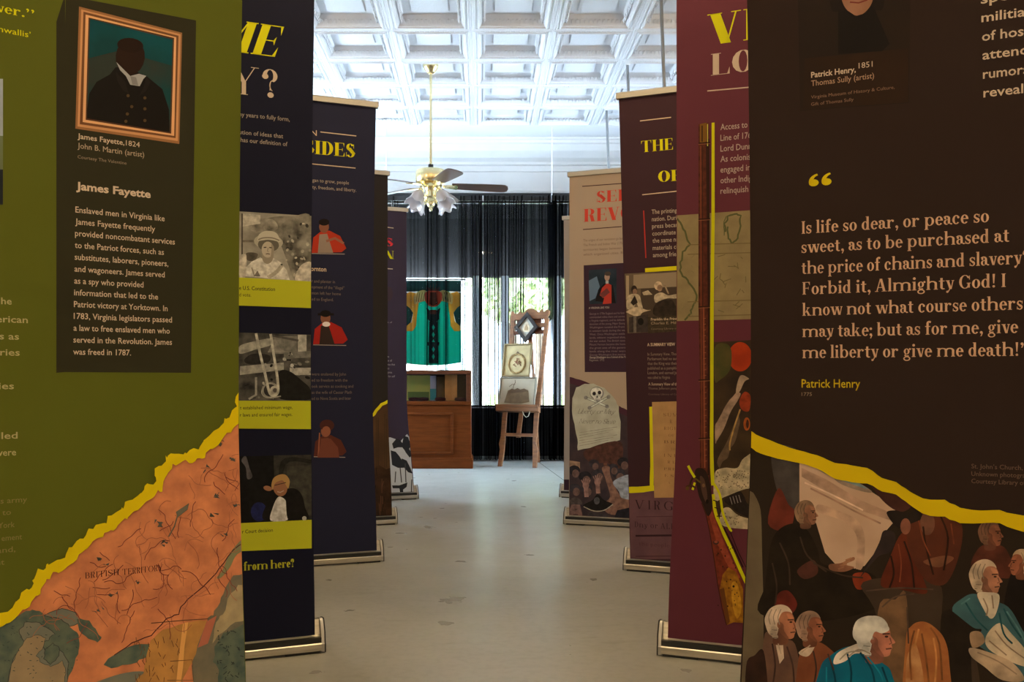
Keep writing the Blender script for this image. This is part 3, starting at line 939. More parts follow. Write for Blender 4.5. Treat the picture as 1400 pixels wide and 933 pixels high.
# first photo: a person in a wide hat
PH = [(300, 287.5), (426, 295.5), (426, 385), (300, 378)]
b.poly(('m', (150, 138, 112), (104, 96, 76), 14.0), PH)
b.poly(('m', (58, 52, 40), (128, 118, 94), 26.0), [(358, 304), (372, 297), (400, 296), (426, 299), (426, 382), (404, 384), (394, 362), (386, 340), (378, 326), (362, 320)])
b.poly(('m', (66, 60, 46), (146, 134, 108), 30.0), [(338, 312), (350, 300), (372, 300), (380, 312), (364, 318), (344, 316)], 1)
b.rect((160, 148, 120), 330, 292, 356, 310, 294, 306)
b.line((62, 54, 42), [(331, 292), (331, 378)], 2)
b.line((92, 82, 64), [(332, 330), (350, 330)], 3)
b.poly((74, 66, 50), [(337, 346), (352, 347), (348, 356), (338, 356)], 1)
b.poly((176, 164, 136), [(334, 378), (336, 366), (344, 358), (356, 352), (362, 356), (372, 352), (384, 359), (392, 370), (396, 383)], -1)
b.line((132, 120, 96), [(344, 366), (348, 378)], 2, 1); b.line((140, 128, 102), [(386, 362), (378, 372), (366, 380)], 5, 1); b.poly((96, 86, 68), [(347, 378), (352, 370), (356, 378)], -1)
b.paint = 0
b.ell((146, 134, 106), 367, 331, 20, 10.5, 5)
b.ell((84, 76, 58), 367, 335, 14.5, 9.5, 5)
b.poly((126, 112, 86), [(360, 346), (373, 346), (372, 357), (365, 361), (359, 356)], 1)
b.ell((158, 142, 112), 366, 341.5, 8.4, 11)
b.poly((128, 114, 88), [(371, 334), (374.4, 338), (374, 346), (370, 352), (371, 343)], 1)
b.poly((164, 152, 122), [(352, 329), (354, 321), (361, 316.5), (370, 316), (378, 319), (382, 326), (383, 331), (374, 329), (366, 328), (358, 329)], 1)
b.line((112, 100, 78), [(353, 328), (360, 325.5), (372, 325.5), (382, 329)], 1.8, 1)
b.line((62, 52, 40), [(360.5, 338.6), (364.2, 338.4)], 1.5); b.line((62, 52, 40), [(368, 338.6), (371.6, 339)], 1.5)
b.line((104, 90, 70), [(366.5, 339), (365.6, 344), (367.6, 344.2)], .9); b.line((84, 66, 52), [(363.4, 347.6), (366, 347), (369, 347.8)], 1.3)
b.paint = 60
for i in range(26):
    x, y = rnd.uniform(384, 424), rnd.uniform(304, 376)
    b.ell((150, 138, 110) if i % 3 else (50, 46, 36), x, y, rnd.uniform(1, 3), rnd.uniform(1, 2.4), rnd.uniform(0, 90), 7)
b.poly((168, 154, 126), [(404, 384), (408, 368), (416, 360), (426, 360), (426, 385)], 0)
b.poly((168, 154, 126), [(327, 380), (328, 352), (334, 348), (337, 352), (335, 380)], 0)
b.paint = 0
b.rect(YB, 300, 378, 426, 417, 385, 421.5)
T('e U.S. Constitution', 327, 396, 376, 398.5, 5.6, (44, 42, 22), .012)
T('d vote.', 327, 405, 343.5, 406.5, 5.2, (44, 42, 22))
b.paint = 60
# second photo: belt driven machinery
b.rect(('m', (84, 78, 64), (34, 32, 27), 22.0), 300, 454, 426, 548, 458, 548.5)
b.rect((98, 92, 76), 372, 460, 406, 484); b.rect((146, 138, 114), 407, 458, 419, 482)
b.poly((132, 124, 102), [(328, 473), (352, 466), (372, 463), (370, 472), (350, 478), (328, 484)])
b.poly((112, 104, 86), [(376, 462), (384, 478), (396, 482), (366, 482)])
b.rect((128, 120, 100), 328, 501, 388, 513, 496, 506)
b.rect((140, 132, 110), 396, 503, 426, 513); b.rect((98, 92, 76), 388, 482, 426, 491, 480, 489)
b.line((66, 60, 50), [(372, 459), (408, 466)], 3)
for i in range(36):
    x, y = rnd.uniform(329, 424), rnd.uniform(484, 546)
    c = ((150, 142, 118), (22, 20, 17), (100, 94, 78))[i % 3]
    if i % 2: b.line(c, [(x, y), (x + rnd.uniform(-9, 9), y + rnd.uniform(-3, 3))], rnd.uniform(.8, 2.2))
    else: b.ell(c, x, y, rnd.uniform(1, 4), rnd.uniform(1, 2.5), rnd.uniform(0, 180), 8)
b.poly((24, 22, 18), [(382, 508), (396, 508), (412, 520), (424, 532), (424, 546), (384, 546), (378, 530)], 1)
b.poly((36, 33, 27), [(334, 492), (346, 484), (368, 486), (366, 496), (340, 498)], 1)
b.ell((124, 116, 96), 370, 534, 11, 11); b.ell((44, 40, 34), 369, 534, 8.5, 8.5); b.ell((150, 140, 116), 375, 534, 6, 6); b.ell((84, 76, 62), 376, 534, 3, 3)
b.line((158, 148, 122), [(350, 456), (356, 486), (362, 510), (368, 536), (374, 541), (380, 536), (379, 516), (374, 484), (370, 457)], 3.6, 1)
b.line((128, 120, 100), [(350, 516), (350, 540), (340, 546)], 3)
b.line((128, 120, 100), [(360, 528), (358, 538), (366, 544), (384, 542)], 1.8, 1)
b.paint = 0
b.rect(YB, 300, 548, 426, 586, 548.5, 587)
T('t established minimum wage,', 328, 559.5, 400, 560, 5, (44, 42, 22), .006)
T('r laws and ensured fair wages.', 328, 569.5, 399.5, 569.5, 5, (44, 42, 22), .006)
b.paint = 60
# third photo: smiling person with short fair hair
b.rect((19, 17, 15), 300, 625, 426, 717, 622, 711)
b.poly((44, 40, 31), [(374, 623), (426, 622), (426, 711), (376, 712)])
b.poly((30, 27, 22), [(384, 631), (426, 629), (426, 634), (390, 636), (388, 700), (384, 700)])
b.poly((52, 48, 37), [(392, 638), (426, 636), (426, 705), (392, 706)])
b.poly((70, 64, 58), [(330, 630), (336, 624), (341, 640), (345, 652), (338, 655), (336, 640)], 0)
b.ell((26, 28, 58), 354, 700, 11, 13)
b.poly((20, 17, 14), [(362, 712), (364, 690), (372, 676), (388, 670), (402, 668), (412, 676), (417, 694), (418, 711)])
b.poly((168, 158, 138), [(370, 712), (373, 694), (380, 680), (388, 682), (392, 690), (393, 711)])
b.poly((20, 17, 14), [(392, 674), (404, 676), (408, 711), (394, 711), (391, 690)])
b.paint = 0
b.ell((128, 84, 54), 383, 667, 9.6, 12, -12)
b.poly((150, 112, 60), [(371, 664), (374, 654), (383, 649), (391, 650), (396, 658), (394, 668), (391, 664), (386, 657), (376, 661), (373, 670)], 1)
b.line((46, 34, 26), [(375, 664), (391, 660)], 1.0); b.line((160, 130, 104), [(379, 672.5), (383, 673.6), (388, 671)], 1.3)
b.ell((128, 84, 54), 366, 668, 6, 3.4, 14); b.ell((150, 140, 122), 416, 709, 3, 3)
b.paint = 0
b.rect(YB, 300, 717, 426, 755, 711, 750)
T('r Court decision', 331, 730, 373, 727, 5.2, (44, 42, 22), .01)
T('from here?', 333, 780, 402, 776, 11.5, (150, 142, 30), font=DIDO)
b.done()

# ---- dark blue banner headed SIDES
s = Banner(-1, -.467, 3.95, 20, 2.047, (29, 29, 42), 'dark blue roll-up banner headed SIDES, with three small costumed figures', pinch=.044, top=.2, tint=(.62, .56, .42))
T = lambda *a, **k: s.text(*a, **k)
T('N', 425, 185, 433, 185.8, 8, CREAM)
s.line(CREAM, [(438, 180.5), (487, 186)], 1.3)
T('SIDES', 417, 210, 486, 215, 18.5, YEL, font=DIDO)
s.line(CREAM, [(424, 224), (486, 230)], 1.3)
T('gan to grow, people', 427, 248.5, 477, 252.5, 5, (138, 122, 100), .004)
T('ty, freedom, and liberty.', 427, 258, 487, 262.5, 5, (138, 122, 100), .004)
def figure(cx, y, k, coat, shirt, hair, hat=False):
    s.poly(coat, [(cx - 17 * k, y), (cx - 15 * k, y - 20 * k), (cx - 5 * k, y - 28 * k), (cx + 6 * k, y - 29 * k), (cx + 20 * k, y - 22 * k), (cx + 28 * k, y - 6 * k), (cx + 22 * k, y - 1)])
    s.poly(shirt, [(cx - 9 * k, y), (cx - 7 * k, y - 24 * k), (cx + 3 * k, y - 25 * k), (cx + 11 * k, y)])
    s.ell((112, 70, 48), cx - 1, y - 34 * k, 6.4 * k, 8 * k)
    s.ell(hair, cx - 1, y - 40 * k, 7 * k, 4.5 * k)
    if hat: s.line(hair, [(cx - 11 * k, y - 39 * k), (cx + 10 * k, y - 39 * k)], 3 * k)
    s.line((140, 126, 108), [(cx - 17 * k, y + .8), (cx + 26 * k, y + 1.6)], .9)
figure(444, 346, 1.05, (146, 42, 22), (122, 104, 84), (24, 16, 13))
s.line((120, 78, 56), [(446, 330), (458, 326), (470, 333)], 3.4)
T('ornton', 425, 370.5, 446, 371.5, 6.6, CREAM, .014)
for i, (t, x1) in enumerate((('r and planter in', 458), ('opment of the “illegal”', 471), ('nton left her home', 466), ('ed to England.', 456))):
    T(t, 426, 386.5 + i * 8.2, x1, 387.5 + i * 8.2, 4.4, (104, 90, 74))
figure(446, 471, 1.05, (134, 28, 20), (44, 32, 26), (22, 16, 14), True)
s.ell((196, 182, 164), 446, 443.5, 5.5, 3.4)
for i, (t, x1) in enumerate((('were enslaved by John', 473), ('ed to freedom with the', 475), ('ook service as cooking and', 483), ('as the wife of Caesar Plath', 481), ('ed to Nova Scotia and later', 480))):
    T(t, 426, 513.5 + i * 8.3, x1, 514 + i * 8.3, 4.4, (104, 90, 74))
figure(446, 624, 1.0, (74, 36, 26), (92, 58, 40), (40, 22, 18))
s.ell((62, 32, 26), 447, 582, 10, 8); s.ell((124, 74, 50), 446, 590, 6, 7)
s.line((124, 74, 50), [(437, 592), (435, 626)], 1.8)
s.poly((96, 52, 36), [(434, 626), (440, 600), (452, 600), (462, 612), (464, 626)])
s.done()

# ---- brown-black banner with torn yellow edge
k = Banner(-1, -.504, 5.0, 20, 1.99, (38, 35, 33), 'narrow dark grey banner with brown picture below a torn yellow edge', pinch=.06, top=1, tint=(.60, .58, .50))
k.poly(('m', (74, 54, 34), (60, 44, 30), 6.0), [(440, 572), (508, 567), (518, 556), (533, 548), (545, 546), (545, 780), (440, 780)])
k.poly(('m', (38, 26, 18), (56, 38, 26), 16.0), [(440, 640), (508, 644), (518, 636), (528, 642), (545, 636), (545, 780), (440, 780)])
k.line((186, 178, 20), jag([(440, 590), (508, 570), (514, 562), (522, 554), (532, 547.5), (545, 544)], .7, 2, 4), 4.2)
for i in range(14):
    x, y = rnd.uniform(509, 534), rnd.uniform(630, 700)
    k.line((84, 58, 38) if i % 2 else (26, 18, 12), [(x, y), (x + rnd.uniform(-3, 3), y + rnd.uniform(8, 22))], .8)
for i in range(8):
    x = rnd.uniform(508, 534)
    k.line((56, 42, 28), [(x, rnd.uniform(566, 580)), (x, 640)], 1.0)
k.done()

# ---- purple banner, farthest on the left
p = Banner(-1, -.462, 6.09, 20, 1.995, (52, 41, 50), 'dark purple banner farthest back on the left, beside the wooden cabinet', pinch=.125, top=1, tint=(.72, .58, .44), gain=1.12)
T = lambda *a, **kk: p.text(*a, **kk)
p.line(CREAM, [(505, 308), (538, 312)], 1.2)
T('S', 527, 336, 538, 337.5, 11, (196, 44, 44), font=DIDO)
T('N', 526, 353, 538.5, 355, 11, YEL, font=DIDO)
p.line(CREAM, [(505, 366), (537, 368)], 1.2)
T('ork of', 526, 442, 536, 442, 2.6, (128, 112, 104))
for i, t in enumerate(('to the same', 'cause of', 'colonies that', 'rights and', 'Virginia', 'they for self')):
    T(t, 524, 489 + i * 5.4, 532 + (i % 3) * 4, 489.3 + i * 5.4, 3, (142, 128, 120))
p.ell((58, 42, 44), 531, 402, 6, 10)
p.poly((168, 158, 146), jag([(500, 600), (535, 598), (548, 603), (556, 594), (564, 602), (575, 602), (575, 690), (500, 690)], 1, 2, 6))
for q in ([(536, 607), (542, 600), (547, 602), (550, 606), (552, 596), (558, 598), (562, 610), (558, 616), (563, 622), (556, 620), (550, 612), (544, 612), (538, 614)],
          [(534, 616), (541, 618), (546, 624), (551, 632), (552, 640), (544, 640), (536, 636)],
          [(549, 627), (556, 630), (561, 640), (564, 648), (558, 646), (550, 637)],
          [(536, 664), (546, 664), (557, 660), (556, 666), (551, 670), (552, 680), (548, 680), (546, 668), (537, 668)],
          [(552, 608), (558, 612), (564, 622), (560, 626), (554, 618)]):
    p.poly((38, 36, 36), q)
for a, c in (((547, 640), (549, 660)), ((554, 634), (555, 660)), ((541, 645), (540, 660)), ((563, 656), (562, 680))):
    p.line((60, 56, 54), [a, c], 1.5)
p.done()

# ---- black-brown quotation banner, nearest on the right
q = Banner(1, .491, 1.68, 23.4, 2.06, (38, 25, 18), 'black roll-up banner with a long quotation, nearest on the right', pinch=.06, top=.2)
T = lambda *a, **kk: q.text(*a, **kk)
q.poly(('m', (29, 21, 16), (34, 23, 15), 8.0), [(1089, -100), (1246, -130), (1243, 141), (1094, 152)])
q.poly(('m', (40, 24, 13), (34, 22, 14), 8.0), [(1100, 80), (1242, 66), (1242, 140), (1098, 150)])
q.poly(('m', (112, 74, 48), (138, 94, 66), 12.0), [(1150, -12), (1196, -16), (1192, 6), (1180, 18), (1168, 20), (1156, 12)], 1)
q.poly((24, 17, 13), [(1136, 10), (1134, -40), (1144, -84), (1172, -98), (1200, -86), (1212, -44), (1208, 8), (1196, 14), (1150, 16)], 1)
q.poly(('m', (112, 74, 48), (138, 94, 66), 12.0), [(1148, -40), (1154, -70), (1172, -78), (1192, -72), (1200, -44), (1196, -12), (1190, 8), (1178, 20), (1166, 20), (1154, 8), (1148, -14)], 1)
q.line((60, 36, 26), [(1154, -44), (1168, -46)], 2.4); q.line((60, 36, 26), [(1180, -48), (1194, -48)], 2.4)
q.ell((40, 26, 20), 1162, -37, 3, 2); q.ell((40, 26, 20), 1187, -39, 3, 2)
q.line((92, 58, 40), [(1176, -38), (1178, -18), (1171, -15)], 2, 1)
q.line((98, 40, 30), [(1162, 3), (1174, 4), (1186, 0)], 2)
q.poly((20, 15, 12), [(1146, 16), (1158, 14), (1170, 22), (1184, 18), (1194, 8), (1216, 60), (1206, 70), (1146, 74)])
T('Patrick Henry,', 1109, 107.5, 1170, 97.5, 8, CREAM, .02)
T('1851', 1174, 94, 1193, 91, 8, CREAM)
T('Thomas Sully (artist)', 1109, 120, 1195, 105, 8, (150, 116, 84), .004)
T('Virginia Museum of History & Culture,', 1109, 137.5, 1223, 119, 4.6, (120, 90, 64))
T('Gift of Thomas Sully', 1109, 147, 1167, 136, 4.6, (120, 90, 64))
for i, (t, x1) in enumerate((('spec', 1392), ('militias', 1411), ('of host', 1408), ('attende', 1418), ('rumors', 1406), ('revealin', 1416))):
    y = 6.5 + i * 25.8
    T(t, 1341 + i * .7, y, x1, y - (x1 - 1341) * .2 * (1 - i * .035), 13.5, CREAM, .012)
T('“', 1106, 276, 1137, 268, 34, (188, 162, 8), font=BOLD)
for t, x0, y0, x1, y1 in (('Is life so dear, or peace so', 1096, 321.5, 1352, 302), ('sweet, as to be purchased at', 1096, 348.5, 1380, 328), ('the price of chains and slavery?', 1096, 377, 1407, 358), ('Forbid it, Almighty God! I', 1097, 404.5, 1375, 391), ('know not what course others', 1097, 432, 1398, 423.5), ('may take; but as for me, give', 1097, 462, 1392, 454.5), ('me liberty or give me death!”', 1097, 491, 1407, 485.5)):
    T(t, x0, y0, x1, y1, 17.0, (184, 142, 102), font=BOLD, track=.075)
T('Patrick Henry', 1096, 530.5, 1176, 530, 12, (168, 138, 10), .004)
T('1775', 1096, 541.5, 1110, 541.5, 5, (132, 108, 78))
T('St. John’s Church,', 1328, 641.5, 1398, 642, 6.5, (94, 72, 52))
T('Unknown photographer', 1328, 651.5, 1420, 653.5, 6.5, (94, 72, 52))
T('Courtesy Library of', 1328, 660.5, 1402, 664, 6.5, (94, 72, 52))
EDG = jag([(1000, 572), (1024, 588), (1040, 598), (1062, 606), (1090, 616), (1118, 622), (1142, 634), (1164, 636), (1186, 640), (1206, 654), (1226, 660), (1244, 672), (1262, 682), (1292, 684), (1312, 694), (1340, 698), (1366, 698), (1400, 706), (1480, 720)], .8, 3, 21)
q.poly((36, 26, 17), EDG + [(1480, 1090), (980, 1090)])
q.paint = 26
# painted picture: a hall with figures in old-fashioned coats
q.poly(('m', (96, 80, 54), (78, 64, 44), 10.0), [(1016, 700), (1038, 690), (1042, 760), (1044, 880), (1040, 1000), (1000, 1000)])
q.poly((58, 50, 42), [(1056, 614), (1093, 620), (1093, 694), (1078, 690), (1062, 670)])
q.poly(('m', (176, 142, 108), (158, 124, 92), 7.0), [(1093, 622), (1120, 634), (1162, 654), (1206, 682), (1228, 700), (1222, 714), (1208, 730), (1196, 756), (1182, 774), (1160, 780), (1146, 776), (1128, 756), (1116, 716), (1104, 700), (1093, 690)], -1)
q.poly((146, 112, 84), [(1096, 640), (1130, 656), (1176, 684), (1224, 704), (1218, 712), (1170, 696), (1126, 670), (1096, 652)], -1)
q.poly((154, 120, 90), [(1120, 690), (1150, 700), (1172, 712), (1182, 734), (1180, 774), (1170, 778), (1172, 738), (1162, 720), (1146, 710), (1118, 700)], 1)
q.line((134, 100, 74), [(1108, 668), (1140, 684), (1170, 700), (1204, 716)], 2.4, 1)
q.line((186, 152, 118), [(1100, 660), (1136, 676), (1180, 698)], 2.2, 1)
q.poly((132, 108, 84), [(1132, 640), (1160, 652), (1192, 672), (1178, 672), (1146, 660)], 1)
q.poly((108, 120, 110), [(1112, 634), (1142, 644), (1186, 668), (1164, 662), (1128, 648)], 1)
q.poly((58, 32, 24), [(1186, 652), (1228, 664), (1246, 690), (1230, 700), (1206, 684)], 0)
q.poly((84, 34, 22), [(1050, 716), (1064, 668), (1078, 690), (1086, 700), (1078, 726)])
DK = (28, 20, 13)
def head(cx, cy, r, skin, wig, look=1):
    sh = lambda c, k: tuple(min(255, int(x * k)) for x in c)
    L = look
    P = lambda *pts: [(cx + L * r * a, cy + r * b_) for a, b_ in pts]
    q.poly(sh(skin, .7), P((-.35, .5), (.35, .6), (.4, 1.35), (-.5, 1.35)), 1)                            # neck
    q.poly(wig, P((-.75, .75), (-1.0, .2), (-1.05, -.35), (-.7, -.95), (-.1, -1.2), (.45, -1.05), (.72, -.6), (.2, -.5), (-.1, .1), (-.3, .8)), 1)
    q.poly(skin, P((.15, -.72), (.62, -.70), (.84, -.35), (.86, -.12), (1.12, .26), (.92, .36), (.95, .55), (.88, .72), (.78, .98), (.4, 1.02), (-.05, .62), (-.2, .1), (-.1, -.4)), 1)
    q.poly(sh(skin, .78), P((-.15, -.1), (.15, .1), (.2, .5), (.5, .98), (.36, 1.02), (-.05, .64), (-.2, .2)), 1)
    q.poly(sh(skin, 1.14), P((.35, -.62), (.66, -.56), (.8, -.28), (.5, -.3)), 1)
    q.ell(sh(skin, .84), cx - L * r * .12, cy + r * .12, r * .14, r * .22)                                 # ear
    q.line(sh(skin, .5), P((.42, -.2), (.82, -.22)), r * .09)                                              # brow
    q.ell(sh(skin, .34), cx + L * r * .64, cy - r * .06, r * .10, r * .06)                                 # eye
    q.line(sh(skin, .66), P((.82, .0), (.92, .3), (.78, .36)), r * .07)                                    # nose
    q.line(sh(skin, .5), P((.6, .62), (.92, .58)), r * .08)                                                # mouth
    for a, b_ in ((-.45, .35), (-.52, .62), (-.4, .86)):                                                  # side curls
        q.ell(sh(wig, .92), cx + L * r * a, cy + r * b_, r * .22, r * .15, 20)
        q.line(sh(wig, .6), P((a - .18, b_ + .1), (a + .2, b_ + .12)), r * .05)
    for a in (-.6, -.3, 0): q.line(sh(wig, .72), P((a, -.9), (a - .2, -.4), (a - .1, .1)), r * .06, 1)
q.poly(DK, [(1046, 800), (1054, 744), (1068, 722), (1090, 716), (1106, 728), (1118, 752), (1126, 772), (1170, 778), (1200, 792), (1200, 830), (1120, 850), (1040, 840)], 0)
head(1102, 702, 15, (128, 84, 56), (112, 84, 58), 1)
q.poly((118, 76, 50), [(1134, 772), (1150, 770), (1166, 762), (1168, 766), (1156, 772), (1168, 776), (1154, 782), (1136, 780)])
q.poly((112, 42, 20), [(1166, 786), (1186, 784), (1192, 800), (1172, 806)], 1)
q.poly((64, 34, 24), [(1090, 780), (1112, 766), (1118, 784), (1100, 792)], 1)
q.poly(('m', (46, 34, 23), (58, 44, 30), 8.0), [(1180, 796), (1280, 796), (1290, 850), (1330, 880), (1330, 1000), (1200, 1000), (1200, 850)])
q.poly((96, 68, 42), [(1200, 838), (1224, 820), (1240, 822), (1240, 1000), (1204, 1000)])
q.poly(('m', (66, 24, 14), (88, 36, 18), 12.0), [(1204, 800), (1216, 764), (1232, 730), (1246, 738), (1262, 790), (1266, 812), (1230, 806)])
q.poly(('m', (84, 40, 22), (58, 28, 18), 10.0), [(1240, 740), (1250, 704), (1270, 696), (1300, 696), (1316, 724), (1308, 770), (1290, 800), (1262, 790)], 0)
q.poly((30, 22, 17), [(1212, 702), (1224, 698), (1240, 702), (1254, 698), (1262, 708), (1246, 716), (1228, 722)])
q.ell((104, 62, 42), 1238, 720, 7, 11); q.ell((96, 60, 40), 1268, 716, 10, 16)
q.poly((40, 30, 26), [(1202, 742), (1208, 726), (1222, 728), (1224, 742), (1216, 756), (1200, 762), (1176, 790), (1188, 770)])
q.poly((102, 62, 38), [(1262, 768), (1290, 760), (1304, 764), (1284, 776)], 1)
q.poly((70, 34, 22), [(1330, 780), (1336, 752), (1354, 744), (1376, 752), (1384, 790)], 0)
head(1354, 730, 16, (112, 66, 42), (92, 62, 42), 1)
q.poly((22, 16, 12), [(1376, 860), (1380, 790), (1400, 770), (1440, 770), (1440, 900)], 0)
head(1396, 770, 16, (120, 70, 44), (150, 122, 88), -1)
q.poly(('m', (56, 84, 78), (46, 68, 66), 20.0), [(1302, 836), (1316, 818), (1332, 812), (1350, 820), (1378, 830), (1398, 862), (1420, 900), (1420, 960), (1360, 900), (1330, 876)], 0)
q.poly((30, 22, 15), [(1302, 836), (1330, 858), (1342, 862), (1328, 884), (1326, 960), (1290, 960), (1286, 850), (1296, 834)])
head(1347, 790, 21, (142, 92, 62), (164, 138, 104), 1)
q.poly((168, 148, 116), [(1336, 812), (1350, 810), (1366, 814), (1362, 838), (1354, 846), (1344, 832)])
q.poly((128, 100, 70), [(1326, 866), (1340, 864), (1346, 878), (1330, 886)], 1)
q.poly((164, 142, 108), [(1348, 870), (1366, 852), (1384, 868), (1404, 892), (1410, 912), (1384, 906), (1352, 888)])
q.poly((150, 124, 92), [(1326, 886), (1352, 892), (1384, 906), (1400, 930), (1370, 930), (1346, 912), (1328, 898)])
q.poly(('m', (152, 92, 44), (126, 70, 34), 22.0), [(1238, 1000), (1238, 880), (1246, 856), (1262, 850), (1278, 858), (1292, 876), (1298, 910), (1300, 1000)])
q.poly(('m', (170, 120, 70), (136, 84, 44), 30.0), [(1240, 940), (1240, 900), (1250, 880), (1258, 900), (1262, 940)], 1)
q.poly(('m', (96, 66, 46), (78, 54, 40), 22.0), [(1042, 1000), (1044, 876), (1056, 868), (1072, 874), (1090, 890), (1098, 1000)])
q.poly((40, 24, 17), [(1022, 1000), (1020, 912), (1032, 896), (1044, 890), (1050, 940), (1052, 1000)])
q.poly((82, 28, 19), [(1060, 830), (1064, 812), (1078, 808), (1090, 826), (1080, 840)], 1)
q.poly((170, 144, 112), [(1060, 878), (1070, 872), (1072, 900), (1066, 908)])
head(1068, 852, 21, (136, 84, 54), (172, 146, 114), 1)
q.poly(('m', (112, 62, 34), (96, 50, 28), 20.0), [(1088, 1000), (1092, 900), (1104, 886), (1120, 878), (1142, 894), (1154, 912), (1140, 1000)])
q.poly((174, 148, 116), [(1092, 892), (1112, 880), (1118, 874), (1110, 892), (1102, 898)])
head(1108, 858, 19, (130, 76, 48), (132, 100, 74), 1)
q.poly(('m', (10, 88, 98), (14, 72, 84), 16.0), [(1112, 1000), (1120, 918), (1136, 896), (1160, 884), (1184, 888), (1206, 906), (1220, 924), (1230, 1000)])
q.poly((186, 166, 136), [(1140, 908), (1144, 894), (1162, 884), (1180, 880), (1198, 896), (1202, 906), (1186, 896), (1168, 894), (1156, 904)])
head(1196, 872, 25, (152, 92, 66), (184, 172, 148), 1)
q.poly((186, 174, 150), [(1166, 862), (1172, 848), (1188, 842), (1204, 846), (1216, 860), (1206, 866), (1196, 864), (1190, 876), (1180, 880), (1168, 874)], 1)
def strokes(c, lst, w=1.6):
    for l in lst: q.line(c, l, w, 1)
strokes((52, 38, 26), [[(1066, 742), (1078, 770), (1080, 800)], [(1094, 734), (1104, 760), (1130, 782)], [(1112, 770), (1150, 786), (1180, 790)], [(1056, 770), (1062, 800), (1060, 826)]], 2.2)
strokes((40, 22, 14), [[(1218, 760), (1222, 784), (1216, 804)], [(1236, 740), (1246, 770), (1250, 806)], [(1262, 720), (1266, 748), (1276, 786)], [(1286, 706), (1296, 736), (1290, 780)]], 2.4)
strokes((98, 48, 26), [[(1256, 712), (1262, 738), (1272, 760)], [(1228, 744), (1232, 770), (1230, 796)], [(1300, 716), (1304, 744)]], 1.8)
strokes((26, 60, 58), [[(1320, 824), (1334, 846), (1350, 862)], [(1372, 832), (1382, 852), (1396, 872)], [(1366, 838), (1372, 866), (1384, 880)]], 2.2)
strokes((72, 102, 94), [[(1314, 826), (1326, 818)], [(1376, 836), (1392, 860), (1404, 884)]], 2)
strokes((120, 98, 72), [[(1344, 818), (1350, 832), (1348, 842)], [(1356, 814), (1358, 832)], [(1360, 862), (1376, 882), (1400, 900)], [(1352, 876), (1376, 896)], [(1336, 892), (1364, 904), (1390, 922)]], 1.8)
strokes((6, 48, 56), [[(1136, 906), (1142, 930), (1140, 960)], [(1176, 892), (1192, 916), (1198, 950)], [(1158, 892), (1164, 920), (1160, 960)], [(1206, 912), (1214, 934)]], 2.6)
strokes((14, 96, 104), [[(1130, 912), (1130, 940)], [(1186, 898), (1204, 922), (1210, 946)]], 2)
strokes((132, 116, 92), [[(1148, 902), (1160, 892), (1178, 890)], [(1160, 898), (1174, 888), (1190, 894)]], 1.8)
strokes((56, 38, 28), [[(1056, 880), (1060, 910), (1056, 940)], [(1076, 884), (1084, 910), (1086, 940)], [(1112, 890), (1116, 914), (1112, 940)], [(1132, 894), (1140, 916)]], 2.2)
strokes((150, 126, 96), [[(1064, 880), (1068, 894)], [(1096, 892), (1108, 882)]], 1.6)
strokes((104, 62, 30), [[(1250, 862), (1244, 890), (1246, 930)], [(1272, 858), (1284, 880), (1288, 930)], [(1260, 866), (1266, 900), (1270, 936)]], 2.4)
strokes((164, 106, 54), [[(1256, 860), (1250, 886)], [(1276, 872), (1280, 900), (1278, 936)]], 2.4)
strokes((70, 52, 36), [[(1206, 830), (1224, 816), (1250, 812)], [(1184, 808), (1230, 804), (1276, 806)], [(1240, 830), (1242, 880)]], 2)
for x, y, ln in ((1140, 778, 8), (1142, 774, 10), (1146, 770, 10), (1150, 766, 8)): q.line((132, 88, 58), [(x + 6, y), (x + 6 + ln, y - 3)], 2)
q.paint = 0
lo = [(x, y + 20 + 3 * math.sin(x * .05)) for x, y in EDG]
q.poly((184, 152, 4), EDG + lo[::-1])
q.done()

# ---- maroon banner with musket
v = Banner(1, .5525, 2.59, 21, 2.06, (86, 38, 41), 'maroon roll-up banner with long musket picture and old map', pinch=.06, top=1)
T = lambda *a, **kk: v.text(*a, **kk)
T('VI', 967, 60, 1037, 55, 42, YEL, font=DIDO)
T('LO', 972, 102, 1031, 98, 29.5, CREAM, font=DIDO)
v.line(CREAM, [(967, 124.5), (1040, 118)], 1.6)
for i, (t, x1) in enumerate((('Access to', 1022), ('Line of 176', 1027), ('Lord Dunm', 1030), ('As colonis', 1026), ('engaged in', 1026), ('other Indig', 1028), ('relinquish', 1023))):
    y = 178.5 + i * 14.4
    T(t, 985, y, x1, y - 4.6 + i * .4, 8.8, (160, 136, 110), .006)
v.poly(('m', (134, 112, 70), (120, 100, 62), 20.0), [(915, 295.5), (1050, 286), (1050, 436), (915, 439.5)])
MG = (78, 76, 40)
v.line(MG, jag([(927, 300), (933, 308), (938, 322), (943, 335), (934, 345), (930, 360), (931, 374), (940, 384), (948, 394), (953, 408), (948, 418), (944, 428), (936, 438)], 1.2, 3, 31), 2.6)
v.line(MG, jag([(993, 318), (991, 306), (995, 297), (1004, 292), (1012, 296), (1013, 310), (1008, 326), (1002, 333), (996, 326), (995, 310)], 1.2, 3, 32), 2.4)
v.line(MG, jag([(990, 322), (989, 304), (993, 296)], .9, 3, 33), 1.2)
for y in (334, 347, 412, 432):
    v.line((104, 84, 48), [(940, y + 1), (1050, y - 2)], 1.3)
for i in range(18):
    x, y = rnd.uniform(975, 1020), rnd.uniform(345, 430)
    v.line((98, 82, 46), [(x, y), (x + rnd.uniform(-11, 11), y + rnd.uniform(-9, 9))], 1.0)
for i in range(8):
    x, y = rnd.uniform(928, 952), rnd.uniform(340, 432)
    v.line((112, 96, 58), [(x, y), (x + rnd.uniform(-9, 9), y + rnd.uniform(-7, 7))], .7)
v.paint = 40
